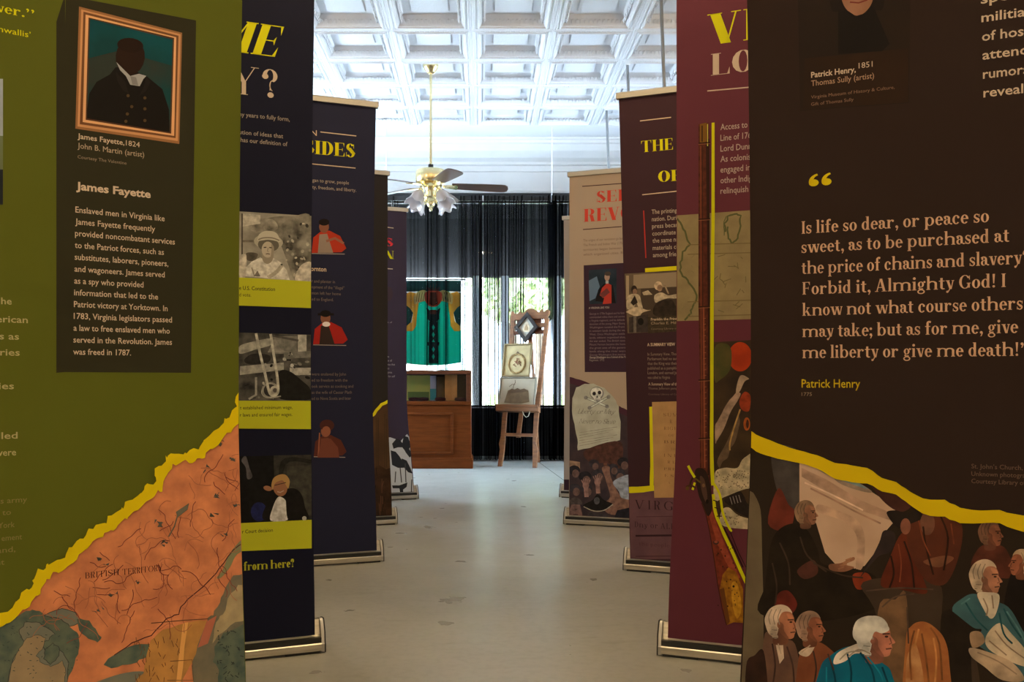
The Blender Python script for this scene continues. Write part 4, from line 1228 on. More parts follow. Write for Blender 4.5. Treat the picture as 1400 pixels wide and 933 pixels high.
# picture beside the musket
v.poly(('m', (64, 46, 26), (44, 32, 22), 12.0), [(976, 468), (1050, 464), (1050, 724), (976, 720)])
v.ell(('m', (164, 52, 16), (138, 42, 16), 20.0), 1012, 488, 16, 20)
v.poly(('m', (60, 60, 26), (78, 66, 30), 20.0), [(977, 476), (992, 470), (1000, 480), (998, 506), (984, 520), (977, 520)], 0)
v.poly((142, 112, 84), jag([(978, 584), (986, 566), (996, 548), (1008, 534), (1012, 540), (1004, 556), (994, 574), (984, 598), (978, 606)], 1.4, 2, 41))
v.poly((86, 66, 44), jag([(980, 634), (990, 610), (1002, 586), (1010, 568), (1012, 580), (1004, 604), (994, 626), (984, 640)], 1.4, 2, 42))
v.poly((152, 124, 92), [(1006, 536), (1012, 514), (1024, 518), (1018, 522), (1011, 536)])
v.poly((132, 48, 22), [(1011, 548), (1018, 536), (1026, 542), (1024, 562), (1014, 560)])
v.line((150, 112, 56), [(1012, 560), (1004, 584), (998, 606), (998, 616)], 2.2, 1)
v.ell((150, 72, 24), 1021, 580, 4.5, 9); v.ell((60, 32, 20), 1022, 580, 2, 6)
v.poly((164, 142, 102), [(977, 648), (990, 640), (1008, 640), (1018, 626), (1050, 612), (1050, 664), (1024, 668), (1010, 672), (990, 680), (977, 684)])
v.poly((158, 136, 98), [(986, 700), (996, 694), (1012, 706), (1050, 716), (1050, 724), (990, 720)])
v.poly((38, 28, 22), [(990, 684), (1002, 676), (1012, 672), (1018, 680), (1024, 690), (1050, 696), (1050, 716), (1014, 704), (1000, 694)])
for i in range(4): v.line((132, 118, 100), [(998 + i * 4, 680 - i), (1001 + i * 4, 690 - i)], .8)
for i in range(70):
    x, y = rnd.uniform(979, 1024), rnd.uniform(644, 668)
    if y > 640 + (1010 - x) * .2: v.ell((96, 78, 54), x, y, .8, .8, 0, 6)
for i in range(22):
    v.ell((96, 78, 54), rnd.uniform(990, 1010), rnd.uniform(702, 718), .8, .8, 0, 6)
v.paint = 0
# musket
v.line(YEL, [(975, 168), (975, 300), (973.5, 420), (973, 520), (972.5, 620), (974, 664)], [4, 4.6, 5, 5.4, 6, 6])
v.line(YEL, [(975, 660), (984, 676), (988, 700), (994, 716), (1000, 727)], 3.2, 1)
v.line(YEL, [(975, 676), (978, 700), (986, 722), (1000, 752), (1016, 788), (1030, 816)], 4.4, 1)
v.poly(('m', (84, 38, 22), (62, 28, 17), 60.0), [(955, 170), (969, 168), (969, 300), (971, 420), (970, 520), (971, 640), (974, 690), (960, 690), (957, 640), (957, 520), (955, 420), (955, 300)], -1)
v.poly((44, 24, 16), [(965, 190), (970, 190), (971, 430), (971, 560), (970, 650), (967.5, 650), (968, 430)], -1)
v.line((108, 54, 30), [(958, 200), (958.5, 420), (960, 640)], 1.3); v.line((118, 60, 34), [(962, 420), (963.5, 640)], 2.6); v.line((56, 28, 17), [(960.5, 200), (961, 420)], 1.2)
for k_ in range(26): v.line((136, 76, 44), [(961.5 + k_ * .06, 436 + k_ * 7.8), (965 + k_ * .06, 435.5 + k_ * 7.8)], .7)
v.poly((106, 70, 20), [(957, 170), (966, 168), (966, 194), (957, 196)]); v.poly((60, 36, 14), [(959, 172), (961, 172), (961, 194), (959, 194)])
v.line((176, 158, 60), [(967.5, 170), (967.5, 200)], 1.2)
for y in (196, 300, 420, 520, 600): v.line((48, 24, 15), [(955, y), (971, y - 1)], 1.6); v.line((122, 74, 40), [(955, y + 1.8), (971, y + .8)], .7)
stock = [(960, 688), (966, 704), (971, 728), (976, 758), (982, 800), (988, 832), (994, 855), (1003, 851), (1016, 852), (1016, 796), (1008, 776), (996, 752), (985, 724), (977, 706), (973, 688)]
v.poly((58, 26, 16), [(x - 1.2, y) for x, y in stock], -1)
v.poly(('m', (112, 44, 25), (88, 34, 20), 60.0), stock, -1)
v.poly(('m', (142, 62, 36), (120, 50, 28), 60.0), [(968, 700), (974, 700), (984, 728), (998, 760), (1012, 790), (1006, 792), (992, 768), (980, 742)], -1)
v.poly(('m', (150, 96, 20), (112, 68, 16), 60.0), [(984, 806), (988, 786), (996, 776), (1006, 782), (1016, 806), (1016, 852), (1003, 851), (994, 855)], -1)
v.poly(('m', (184, 128, 28), (150, 100, 20), 60.0), [(1000, 800), (1008, 798), (1014, 830), (1008, 846), (1002, 830)], 1)
v.poly((92, 52, 18), [(984, 806), (990, 804), (998, 850), (994, 855)], -1)
for i in range(26): v.ell((46, 24, 14), rnd.uniform(980, 1010), rnd.uniform(748, 830), rnd.uniform(.5, 1.1), rnd.uniform(.6, 1.6), 0, 6)
v.ell((60, 38, 30), 979, 742, 4, 3); v.ell((130, 62, 40), 979, 741, 2.4, 1.8); v.ell((30, 18, 12), 1003, 802, 1.6, 1.6)
v.line((34, 20, 14), [(990, 722), (1004, 750), (1016, 776)], 1.6); v.line((34, 20, 14), [(998, 726), (1010, 756), (1020, 776)], 1.0)
v.poly((40, 25, 18), [(950, 646), (957, 640), (966, 646), (972, 668), (974, 694), (968, 706), (961, 690), (955, 676)], 1)
v.poly((72, 48, 32), [(957, 652), (963, 656), (967, 676), (966, 688), (960, 674)], 1); v.ell((104, 74, 44), 962, 664, 2, 2.6); v.ell((24, 16, 12), 967, 686, 2, 3)
v.line((52, 32, 20), [(952, 650), (946, 656), (944, 664), (950, 668)], 2.6, 1)
v.line(YEL, [(941, 637), (945, 645), (950, 653)], 3.4, 1); v.line(YEL, [(950, 660), (947, 670)], 3.2); v.line((84, 66, 20), [(950, 654), (958, 660)], 2.2); v.line((66, 40, 20), [(938, 666), (945, 664), (952, 668)], 2.6, 1); v.ell((84, 60, 22), 940, 668, 2.6, 2.6)
for p0, p1 in (((975, 684), (981, 686)), ((977, 694), (983, 696)), ((980, 706), (987, 706))): v.line((44, 24, 16), [p0, p1], 1.4)
v.done()

# ---- maroon banner headed THE OF
t2 = Banner(1, .643, 3.765, 21, 2.033, (50, 30, 32), 'dark maroon banner headed THE and OF, with printing office photo', pinch=.004, shear=-.050, tint=(.62, .56, .42))
T = lambda *a, **kk: t2.text(*a, **kk)
t2.line(CREAM, [(875, 165.5), (917.5, 160.5)], 1.3)
T('THE', 877, 208, 920, 205, 15.5, YEL, font=DIDO)
T('OF', 900, 249, 931, 247, 15, YEL, font=DIDO)
t2.line(CREAM, [(878, 266.5), (940, 260)], 1.3)
t2.line((150, 42, 32), [(880, 288), (883, 353)], 1.5)
for i, (t, x1) in enumerate((('The printing p', 931), ('nation. During', 932), ('press becam', 929), ('coordinate th', 932), ('the same nat', 930), ('materials circ', 932), ('among friend', 932))):
    y = 292.8 + i * 9.9
    T(t, 891 + i * .3, y, x1, y - 2.6, 6.4, (150, 132, 108), .006)
t2.rect((176, 162, 10), 882, 367, 945, 372.5, 362.5, 368.5)
t2.poly(('m', (96, 80, 58), (70, 58, 44), 12.0), [(854, 374.5), (945, 370), (945, 452), (858, 456)])
t2.rect((122, 104, 78), 866, 376, 945, 395, 371, 391); t2.rect((136, 116, 86), 856, 377, 860, 410)
t2.rect((60, 48, 36), 876, 395, 945, 455, 392, 452)
t2.paint = 50
t2.poly((142, 124, 94), [(878, 400), (886, 397), (892, 403), (880, 404)])
t2.ell((40, 30, 24), 867, 396, 4, 5.5); t2.ell((112, 84, 62), 868, 399, 3, 4)
t2.poly((148, 130, 100), [(857, 422), (858, 406), (866, 402), (874, 404), (877, 414), (879, 424), (874, 424), (870, 414), (866, 422)])
t2.poly((156, 136, 104), [(857, 426), (870, 420), (884, 424), (890, 424), (878, 428), (873, 434), (858, 428)])
t2.poly((36, 28, 22), [(868, 404), (872, 414), (866, 418), (862, 414)])
t2.ell((160, 136, 104), 900, 391, 5.5, 6); t2.ell((126, 98, 72), 902, 394, 3.6, 4.6)
t2.poly((152, 134, 104), [(895, 412), (895, 404), (904, 400), (914, 404), (926, 402), (940, 402), (926, 408), (914, 408), (906, 410), (898, 414)])
t2.poly((40, 32, 24), [(898, 414), (918, 410), (926, 420), (945, 420), (945, 434), (896, 432)])
t2.rect((50, 42, 36), 860, 434, 886, 455, 430, 454); t2.rect((92, 82, 68), 866, 432, 870, 455); t2.ell((22, 18, 15), 876, 440, 4, 5)
t2.line((122, 104, 78), [(908, 388), (914, 402)], 2)
t2.rect((52, 42, 28), 886, 434, 945, 456, 431, 452)
t2.paint = 0
T('Franklin the Printer,', 890, 439, 931, 437, 3.6, (166, 142, 110), .016)
T('Charles E. Mills', 890, 444.5, 928, 442.5, 3.6, (140, 118, 90))
T('Courtesy Library of', 890, 451.5, 926, 450, 2.6, (110, 92, 70))
T('A SUMMARY VIEW', 885, 474, 923, 472.5, 4.4, (166, 142, 110), .02)
for i, (t, x1) in enumerate((('In Summary View, Thom', 928), ('Parliament had no auth', 928), ('that the King was their', 926), ('published as a pamphlet', 928), ('London, and earned Jeff', 928), ('was called to Virginia', 916))):
    T(t, 885.5, 487 + i * 6.4, x1, 485.5 + i * 6.4, 4.2, (120, 102, 84))
T('A Summary View of the', 886.5, 528, 928, 526.5, 4, (150, 128, 102), .016)
T('Thomas Jefferson pamph', 886.5, 533.5, 928, 532, 3.2, (110, 92, 76))
T('Courtesy Library of Con', 886.5, 541, 928, 540, 2.6, (96, 78, 64))
t2.poly(('m', (92, 62, 62), (80, 54, 56), 14.0), [(845, 674), (960, 664), (960, 790), (845, 790)])
t2.poly((182, 170, 12), jag([(845, 667), (862, 666), (890, 664.5), (900, 664), (900, 670), (880, 673), (862, 674), (845, 675)], .7, 3, 51))
t2.poly((182, 170, 12), jag([(887, 557), (893, 556), (895, 600), (894, 670), (888, 671), (889, 620)], .7, 3, 52))
t2.poly(('m', (156, 118, 72), (142, 106, 64), 16.0), [(891.5, 550), (960, 548), (960, 680), (894.5, 681)])
F2 = Serif(0.1, 0.03, 0.05)
for i, (t, x0, x1, c) in enumerate((('SUM', 907, 926, 4.5), ('R', 916, 919, 5), ('RIGHT', 908, 932, 4.2), ('OF', 914, 922, 3.4), ('BRI', 908, 928, 4), ('TO', 917, 923, 3), ('I N H', 908, 926, 4.2), ('R E', 913, 923, 4), ('PRES', 908, 930, 3.4), ('E S', 909, 921, 3.8), ('A', 914, 916, 3))):
    T(t, x0, 570 + i * 9.2, x1, 569.5 + i * 9.2, c, (92, 62, 36), font=F2, track=.25)
T('VIRG', 868, 698, 920, 696, 12, (44, 24, 28), font=F2, track=.3)
t2.line((66, 40, 42), [(870, 707), (945, 706)], .9)
T('Dny or ALL', 868, 723, 922, 722, 7.5, (44, 24, 28), font=F2, track=.2)
t2.line((44, 24, 28), [(869, 733), (945, 732)], 2.6); T('the people of', 874, 748, 926, 747.5, 5, (66, 40, 42), font=F2, track=.2)
t2.line((60, 36, 38), [(869, 761), (945, 760.5)], 1.0); t2.line((60, 36, 38), [(869, 766), (945, 765.5)], 2.0)
t2.done()

# ---- tan banner with skull poster
e = Banner(1, .504, 5.0, 20, 1.985, (152, 118, 88), 'tan roll-up banner with red heading and skull protest poster picture', pinch=.006, top=1, tint=(.79, .58, .39), gain=1.22)
T = lambda *a, **kk: e.text(*a, **kk)
BR = (62, 32, 28)
e.line(BR, [(796, 255), (870, 249.5)], 1.2)
T('SEE', 816, 277, 859, 274.3, 15.5, (178, 52, 34), font=DIDO)
T('REVO', 798, 303.5, 865, 299.5, 17.5, (178, 52, 34), font=DIDO)
e.line(BR, [(797, 314), (850, 310)], 1.2)
for i, t in enumerate(('The origins of our revolution go back to the days', 'The French and Indian War (1754–1763) and', 'territories began between Britain, its', 'which organized cities, Britain and'  )):
    T(t, 797.5, 330 + i * 6.5, 872, 327 + i * 6.5, 3.5, (104, 72, 54))
e.poly((52, 30, 34), [(798, 363), (880, 358), (880, 509), (799.5, 509)])
e.poly(('m', (24, 32, 34), (40, 44, 46), 10.0), [(805, 369.5), (843, 367), (843, 415), (806, 416)])
e.poly((84, 92, 96), [(805, 384), (816, 378), (820, 392), (814, 408), (806, 412)], 0)
e.poly((22, 16, 15), [(814, 412), (818, 396), (826, 388), (838, 390), (842, 415)])
e.poly((158, 44, 28), [(820, 404), (823, 394), (830, 387), (836, 390), (836, 415), (824, 416), (826, 408)])
e.poly((96, 44, 36), [(820, 402), (830, 394), (834, 400), (824, 408)]); e.ell((150, 110, 84), 830, 379, 3.6, 5.4); e.ell((66, 48, 36), 831, 374.5, 4.4, 3)
e.rect((150, 136, 118), 828, 384, 832, 388)
T('A VIRGINIA LIKE YOU', 805, 423, 833, 421.5, 2.8, (150, 124, 100), .016)
for i in range(14):
    t = ('George in 1770s England and his family', 'commanded militia there and survived', 'a Virginia regiment, and he defended', 'dominion of the young, Major George', 'Washington resisted the French', 'in western lands during the war', 'West. Once Washington settled', 'lands, citizens organized along', 'the war ended. The British taxed', 'Mount Vernon became the home', 'the great seat of the general', 'lands along the river were', 'George Washington first worked', 'considerable')[i]
    T(t, 806, 430.5 + i * 4.7, 826 if i == 13 else 856, 429.5 + i * 4.7, 2.9, (116, 88, 80))
T('George Washington as a Colonel of the Virginia', 806, 490, 862, 489.5, 2.8, (150, 124, 100), .012)
T('Regiment, 1772', 806, 494, 826, 494, 2.8, (130, 106, 86))
top = jag([(765, 515), (780, 517), (792, 520), (806, 526), (818, 532), (828, 537), (836, 545), (844, 556), (853, 560), (875, 572)], .8, 3, 61)
e.poly(('m', (62, 44, 40), (46, 34, 34), 16.0), top + [(880, 720), (765, 720)])
e.poly((66, 32, 36), [(x, y - 1) for x, y in top] + [(x, y + 8) for x, y in top[::-1]])
e.paint = 40
PAP = ('m', (168, 150, 120), (150, 132, 104), 14.0)
e.poly(PAP, jag([(782, 545), (788, 530), (800, 525), (812, 525), (826, 531), (840, 545), (846, 556), (848, 576), (848, 602), (830, 608), (812, 612), (790, 616), (789, 600), (785, 580), (782, 562)], .7, 3, 62))
SK = (112, 98, 84)
e.ell(SK, 816, 538, 9.5, 9); e.rect(SK, 811, 541, 822, 549.5)
e.ell((184, 168, 140), 815.5, 537.5, 8.2, 7.6); e.rect((184, 168, 140), 812, 541, 821, 548)
e.ell((44, 34, 32), 812.4, 538.5, 2.4, 2.6); e.ell((44, 34, 32), 819.6, 537, 2.4, 2.6); e.poly((44, 34, 32), [(815, 544), (816.4, 541), (818, 544)])
for x in (813.5, 815.5, 817.5, 819.5): e.line((80, 66, 60), [(x, 545), (x, 548)], .6)
for a, c in (((801, 544), (830, 556)), ((806, 558), (832, 543))):
    e.line(SK, [a, c], 3.4); e.line((176, 160, 132), [a, c], 2)
    for z in (a, c): e.ell(SK, z[0], z[1], 2.6, 2.6)
SCR = Serif(0.06, 0.03, 0.0, it=.35)
T('Liberty or May', 790, 573, 842, 559, 6.5, (84, 62, 52), font=SCR)
T('Never no Slave', 792, 586, 842, 573, 6.5, (84, 62, 52), font=SCR)
for i in range(6): e.line((132, 112, 88), [(792, 592 + i * 3.6), (844 - (i % 3) * 6, 584 + i * 3.6)], .7)
e.poly((88, 52, 38), [(822, 610), (826, 609), (831, 640), (826, 642)])
e.poly((70, 40, 30), [(800, 616), (848, 604), (848, 640), (830, 634), (806, 632)])
e.rect((128, 92, 66), 779, 630, 793, 640, 632, 642)
CR = ((34, 28, 28), (58, 44, 38), (48, 40, 40), (76, 56, 46))
for x, y, r in ((785, 643, 8), (800, 652, 9), (786, 668, 8), (812, 634, 7), (802, 668, 8), (818, 648, 8), (846, 648, 9), (838, 640, 7), (852, 632, 8), (856, 660, 8)):
    e.ell(CR[int(x + y) % 4], x, y, r, r * .8); e.ell((92, 64, 52), x + 2, y + r * .6, r * .6, r * .7)
e.poly((112, 74, 56), [(823, 640), (833, 638), (834, 648), (840, 664), (852, 680), (880, 678), (880, 700), (836, 704), (824, 690), (834, 680), (828, 656)])
e.poly((128, 120, 116), [(838, 660), (850, 652), (862, 650), (880, 660), (880, 682), (852, 682), (846, 672)], 1)
for cx, cy in ((817, 655), (801, 660)):
    e.ell((122, 84, 68), cx, cy + 4, 4.4, 5)
    for j in range(5): e.line((122, 84, 68), [(cx - 3.4 + j * 1.7, cy + 2), (cx - 6 + j * 3, cy - 6 + abs(j - 2) * 1.2)], 1.4)
    e.line((122, 84, 68), [(cx, cy + 6), (cx + 1, cy + 20)], 6)
e.poly((26, 20, 18), [(797, 692), (810, 684), (817, 676), (826, 684), (838, 690), (826, 698), (812, 698)], 0)
e.line((140, 120, 96), [(798, 693), (812, 699), (826, 698), (838, 690)], 1.2, 1); e.ell((70, 62, 58), 816, 685, 4, 5)
e.poly((104, 72, 60), [(778, 716), (780, 694), (788, 684), (794, 694), (796, 716)], 1); e.poly((66, 52, 46), [(776, 690), (784, 680), (794, 684), (796, 690), (786, 690)], 1)
e.line((50, 34, 30), [(786, 697), (789, 697)], 1); e.line((50, 34, 30), [(784, 704), (790, 704)], 1)
e.poly((52, 42, 40), [(796, 716), (806, 700), (830, 704), (838, 716)], 0); e.poly((30, 26, 28), [(836, 716), (844, 698), (880, 690), (880, 720)], 0)
e.done()

# ---- last banner on the right
z = Banner(1, .586, 6.18, 20, 1.96, (150, 120, 92), 'pale banner mostly hidden behind the tan skull banner, maroon at its foot', tint=(.79, .58, .375), gain=.9)
z.rect((52, 30, 34), 700, 656, 860, 700)
z.done()
# ------------------------------------------------------------------ curtains
def sheer_material():
    m = bpy.data.materials.new('black_sheer_voile'); m.use_nodes = True
    nt = m.node_tree; N, L = nt.nodes, nt.links
    N.remove(N['Principled BSDF'])
    t, d, x = N.new('ShaderNodeBsdfTransparent'), N.new('ShaderNodeBsdfDiffuse'), N.new('ShaderNodeMixShader')
    d.inputs['Color'].default_value = (.004, .004, .005, 1)
    geo, dot, ab, mx, inv, pw = N.new('ShaderNodeNewGeometry'), N.new('ShaderNodeVectorMath'), N.new('ShaderNodeMath'), N.new('ShaderNodeMath'), N.new('ShaderNodeMath'), N.new('ShaderNodeMath')
    dot.operation = 'DOT_PRODUCT'; ab.operation = 'ABSOLUTE'; mx.operation = 'MAXIMUM'; mx.inputs[1].default_value = .05
    inv.operation = 'DIVIDE'; inv.inputs[0].default_value = 1; pw.operation = 'POWER'; pw.inputs[0].default_value = SHEER
    L.new(geo.outputs['Normal'], dot.inputs[0]); L.new(geo.outputs['Incoming'], dot.inputs[1])
    L.new(dot.outputs['Value'], ab.inputs[0]); L.new(ab.outputs[0], mx.inputs[0]); L.new(mx.outputs[0], inv.inputs[1]); L.new(inv.outputs[0], pw.inputs[1])
    L.new(pw.outputs[0], x.inputs[0]); L.new(d.outputs[0], x.inputs[1]); L.new(t.outputs[0], x.inputs[2])
    L.new(x.outputs[0], N['Material Output'].inputs['Surface'])
    return m
SHEER = 0.57        # how much light passes square through one layer of the weave
VOILE = sheer_material()
YC = 9.12
ROD_Z = 2.735
def curtain(x0, x1, folds, label, seed, ripple=.006):
    rr = random.Random(seed)
    n = int((x1 - x0) / .0025)
    zs = [.012, .35, .7, 1.1, 1.5, 1.9, 2.3, 2.55, ROD_Z + .01]
    ph = [rr.uniform(0, 6) for _ in range(6)]
    drift = [rr.uniform(-.012, .012) for _ in folds]
    bm = B(); KEEP.append(bm)
    grid = []
    for z in zs:
        f = (ROD_Z - z) / ROD_Z
        row = []
        for i in range(n + 1):
            x = x0 + (x1 - x0) * i / n
            y = ripple * (math.sin(x * 41 + ph[0]) + .6 * math.sin(x * 97 + ph[1] + f) + .5 * math.sin(x * 23 + ph[2] - f))
            for (c, A, wd), dr in zip(folds, drift):
                u = (x - c - dr * f * 2) / (1.5 * wd)
                if abs(u) < 3: y += 2.2 * A * math.sin(u * PI) * math.exp(-u * u * .5)
            row.append(bm.verts.new((x, YC + y, z)))
        grid.append(row)
    for a, b_ in zip(grid, grid[1:]):
        for i in range(n): bm.faces.new((a[i], a[i + 1], b_[i + 1], b_[i]))
    r = thing('sheer_curtain', label, 'curtain', (0, 0, 0), 0, 'black sheer curtains across the shop window')
    r.location = ((x0 + x1) / 2, YC, 0)
    o = obj('cloth', bm, VOILE, r, smooth='all')
    o.location = (-(x0 + x1) / 2, -YC, 0)
    bm = B(); box(bm, x0 - r.location.x, -.018, ROD_Z - .03, x1 - r.location.x, .018, ROD_Z + .02, .004)
    obj('heading_tape', bm, BLACKW, r)
X = lambda px: at(px, 400, YC).x
curtain(X(528), X(659.5), [(X(p), a, w_) for p, a, w_ in ((540, .02, .02), (566, .01, .03), (585, .03, .010), (590, .02, .008), (597, .03, .010), (610, .03, .009), (631, .03, .010), (636, .02, .012), (646, .03, .012), (651, .04, .012), (657, .05, .012))], 'black sheer curtain behind the hanging teal cloth and wooden cabinet', 3, .004)
curtain(X(661), X(810), [(X(p), a, w_) for p, a, w_ in ((664, .04, .010), (669, .03, .012), (678, .06, .014), (684, .02, .012), (691, .02, .02), (698, .03, .010), (704, .04, .012), (715, .05, .014), (718, .03, .010), (728, .02, .012), (739, .03, .010), (744, .02, .01), (751, .06, .012), (756, .06, .012), (760, .05, .010), (766, .05, .012), (771, .03, .010), (780, .03, .012))], 'black sheer curtain with dark folds behind the easel', 4, .006)
curtain(-2.9, X(528) - .01, [(x, .03, .014) for x in (-2.8, -2.6, -2.3, -2.0, -1.7, -1.4, -1.2)], 'black sheer curtain at the far left, behind the banners', 5)
curtain(X(810) + .01, 2.9, [(x, .03, .014) for x in (1.3, 1.6, 1.9, 2.3, 2.6, 2.8)], 'black sheer curtain at the far right, behind the banners', 6)
bm = B(); tube(bm, [(-2.95, YC, ROD_Z + .035), (2.95, YC, ROD_Z + .035)], .014, 12)
rod = obj('curtain_rod', bm, BLACKW, smooth=True); tag(rod, 'long black curtain rod running above the sheer curtains', 'curtain rod')
for i, (px, lb) in enumerate(((754.5, 'thin white rod hanging from ceiling to curtain top, by tan banner'), (528, 'thin white rod hanging from ceiling to curtain top, left of the fan'))):
    x = at(px, 230, YC - .03).x
    r = thing('rod_hanger', lb, 'hanger', (x, YC - .03, ROD_Z - .03), 0)
    bm = B(); tube(bm, [(0, 0, .03), (0, 0, ZC + .004 - ROD_Z + .03)], .004, 8); obj('stem', bm, WHITE, r)
    bm = B(); tube(bm, [(0, 0, .06), (0, -.012, .02), (0, 0, -.012), (0, .034, -.010), (0, .052, .035)], .008, 8); obj('hook', bm, WHITE, r, smooth=True)

# ------------------------------------------------------------------ teal cloth hanging in the window
def cloth_mat(name, c):
    m = bpy.data.materials.new(name); m.use_nodes = True
    nt = m.node_tree; N, L = nt.nodes, nt.links
    p = N['Principled BSDF']; p.inputs['Base Color'].default_value = (*c, 1); p.inputs['Roughness'].default_value = .8
    t, x = N.new('ShaderNodeBsdfTranslucent'), N.new('ShaderNodeMixShader')
    t.inputs['Color'].default_value = (*c, 1); x.inputs[0].default_value = .3
    L.new(p.outputs[0], x.inputs[1]); L.new(t.outputs[0], x.inputs[2]); L.new(x.outputs[0], N['Material Output'].inputs['Surface'])
    return m
YT = 9.50
def tapestry():
    cols = {k: cloth_mat('cloth_' + k, c) for k, c in dict(glow_backing=(.85, .82, .74), teal=(.0, .66, .44), dark=(.008, .06, .05), orange=(.95, .44, .04), red=(.80, .10, .04), sand=(.8, .6, .2), black=(.02, .035, .035), brown=(.16, .04, .02)).items()}  # pale backing layer added so daylight glows through the front shapes
    keys = list(cols)
    cx, top = 592.5, 383.5
    r = thing('hanging_cloth', 'teal cloth panel with orange and red design hanging in the window', 'wall hanging', at(cx, top, YT))
    base = at(cx, top, YT)
    bm = B(); KEEP.append(bm)
    def q(px, py, d=0):
        v = at(px, py, YT) - base
        return (v.x, -d + .006 * math.sin((px - 555) * .25) * min(1, (py - top) / 60), v.z)
    lay = [0]
    def shape(key, pts, sm=0, mirror=False):
        lay[0] += 1
        if sm: pts = smooth_pts(pts, 4)
        for P in ([pts, [(2 * cx - x, y) for x, y in pts]] if mirror else [pts]):
            ar = sum(P[i - 1][0] * P[i][1] - P[i][0] * P[i - 1][1] for i in range(len(P)))
            if ar > 0: P = P[::-1]
            f = bm.faces.new([bm.verts.new((at(x, y, YT).x - base.x, -.0025 - lay[0] * .0006, at(x, y, YT).z - base.z)) for x, y in P])
            f.material_index = keys.index(key)
    # cloth with a gentle wave and a hanging lower edge
    n = 20
    vs = []
    for j in range(9):
        t = j / 8
        row = []
        for i in range(n + 1):
            u = i / n
            px = 555 + 75.4 * u
            py = top + (497 + 5 * math.sin(PI * u) * .6 - 2 * (u - .5) - top) * t
            v = at(px, py, YT) - base
            row.append(bm.verts.new((v.x, .003 * math.sin(u * 19) * t + .004, v.z)))
        vs.append(row)
    for j in range(8):
        for i in range(n):
            f = bm.faces.new((vs[j][i], vs[j + 1][i], vs[j + 1][i + 1], vs[j][i + 1])); f.material_index = 0
    shape('teal', [(571, 398), (614, 398), (615.5, 428), (617, 446), (622, 451.5), (630.6, 451.5), (630.4, 495.5), (618, 498), (605, 499.3), (593, 499.6), (580, 499.2), (566, 498), (555.3, 496.5), (555.3, 451.5), (563, 451.5), (568, 446), (569.5, 428)])
    shape('dark', [(555, 384), (630.5, 384), (630.5, 399), (622, 399), (610, 398), (592, 398), (575, 398), (564, 399), (555, 399)])
    shape('dark', [(555, 400), (563, 404), (567, 420), (562, 440), (556, 450), (555, 440)], 0, True)
    shape('orange', [(556, 402), (560, 399), (568, 401), (573, 406), (572, 418), (570, 432), (569, 446), (564, 453), (556, 453), (556, 446), (563, 440), (565, 428), (560, 421), (556, 418)], 0, True)
    shape('sand', [(566, 405), (572, 399), (580, 397), (586, 402), (586, 412), (580, 412), (573, 414), (567, 416)], 1, True)
    for k in range(4): shape('brown', [(569 + k * 3, 413 - k * .3), (570 + k * 3.6, 401 - k * .6), (570.7 + k * 3.6, 401 - k * .6), (569.7 + k * 3, 413 - k * .3)], 0, True)
    shape('red', [(582, 400), (592.5, 397), (603, 400), (604, 410), (599, 418), (592.5, 420), (586, 418), (581, 410)], 1)
    for k in range(9):
        a_ = R(200 - k * 27.5)
        shape('brown', [(592.5 + 4 * math.cos(a_) - 1, 398), (592.5 + 4 * math.cos(a_) + 1, 398), (592.5 + 13 * math.cos(a_) * .9, 395 - 9 * abs(math.sin(a_)) )])
    shape('brown', [(588, 400), (597, 400), (598, 416), (592.5, 419), (587, 416)])
    shape('black', [(583, 421), (588, 425), (597, 425), (602, 421), (600, 437), (597, 440), (588, 440), (585, 437)])
    shape('brown', [(588, 424), (597, 424), (597, 430), (588, 430)])
    shape('black', [(587, 440), (598, 440), (599, 497), (586, 497)])
    for k in range(5): shape('teal', [(592.5, 444 + k * 10), (594.5, 448 + k * 10), (592.5, 452 + k * 10), (590.5, 448 + k * 10)])
    shape('black', [(584, 468), (601, 468), (600, 473), (585, 473)])
    obj('cloth', bm, [cols[k_] for k_ in keys], r)
    bm = B(); v0, v1 = at(550, 382.5, YT) - base, at(637, 382.5, YT) - base
    tube(bm, [v0, v1], .007, 10); obj('hanging_rod', bm, BLACKW, r, smooth=True)
    bm = B()
    bm.free()
    for px in (562, 626):
        v = at(px, 382, YT) - base
        bm = B(); tube(bm, [v, (v.x, 0, 2.74 - base.z), (v.x, .255, 2.745 - base.z)], .0022, 6)
        obj('cord', bm, BLACKW, r)
tapestry()

# ------------------------------------------------------------------ wooden display cabinet
WOOD = mat('red_brown_wood', (.115, .026, .003), .5, spec=.12, rgb2=(.085, .019, .002), scale=7, stretch=(1, 1, 9), detail=5)
WOODD = mat('dark_wood', (.10, .028, .008), .45, spec=.25, rgb2=(.065, .018, .006), scale=7, stretch=(1, 1, 9), detail=5)
YCAB = 8.28
cx1 = at(644, 641, YCAB).x
cw, cd, ch = 1.30, .48, .925
cab = thing('display_cabinet', 'red-brown wooden display cabinet with glazed top, below the teal cloth', 'cabinet', (cx1 - cw / 2, YCAB + cd / 2, 0))
hx, hy = cw / 2, cd / 2
sh = .60                                         # glazed part starts here
bm = B()
box(bm, -hx, -hy + .012, .09, hx, hy, sh, .004)
obj('body', bm, WOOD, cab)
bm = B()
x0, x1, z0, z1 = -hx + .01, hx - .19, .155, .505
for q in ((x0 - .05, z0 - .02, x1 + .02, z0), (x0 - .05, z1, x1 + .02, z1 + .02), (x1, z0 - .02, x1 + .02, z1 + .02), (x0 - .05, z0 - .02, x0 - .03, z1 + .02)):
    box(bm, max(q[0], -hx + .002), -hy - .004, q[1], q[2], -hy + .014, q[3], .004)
obj('panel_moulding', bm, WOOD, cab)
bm = B(); box(bm, -hx - .018, -hy - .016, 0, hx + .018, hy, .085, .006); box(bm, -hx - .010, -hy - .008, .085, hx + .010, hy, .097, .004)
obj('plinth', bm, WOOD, cab)
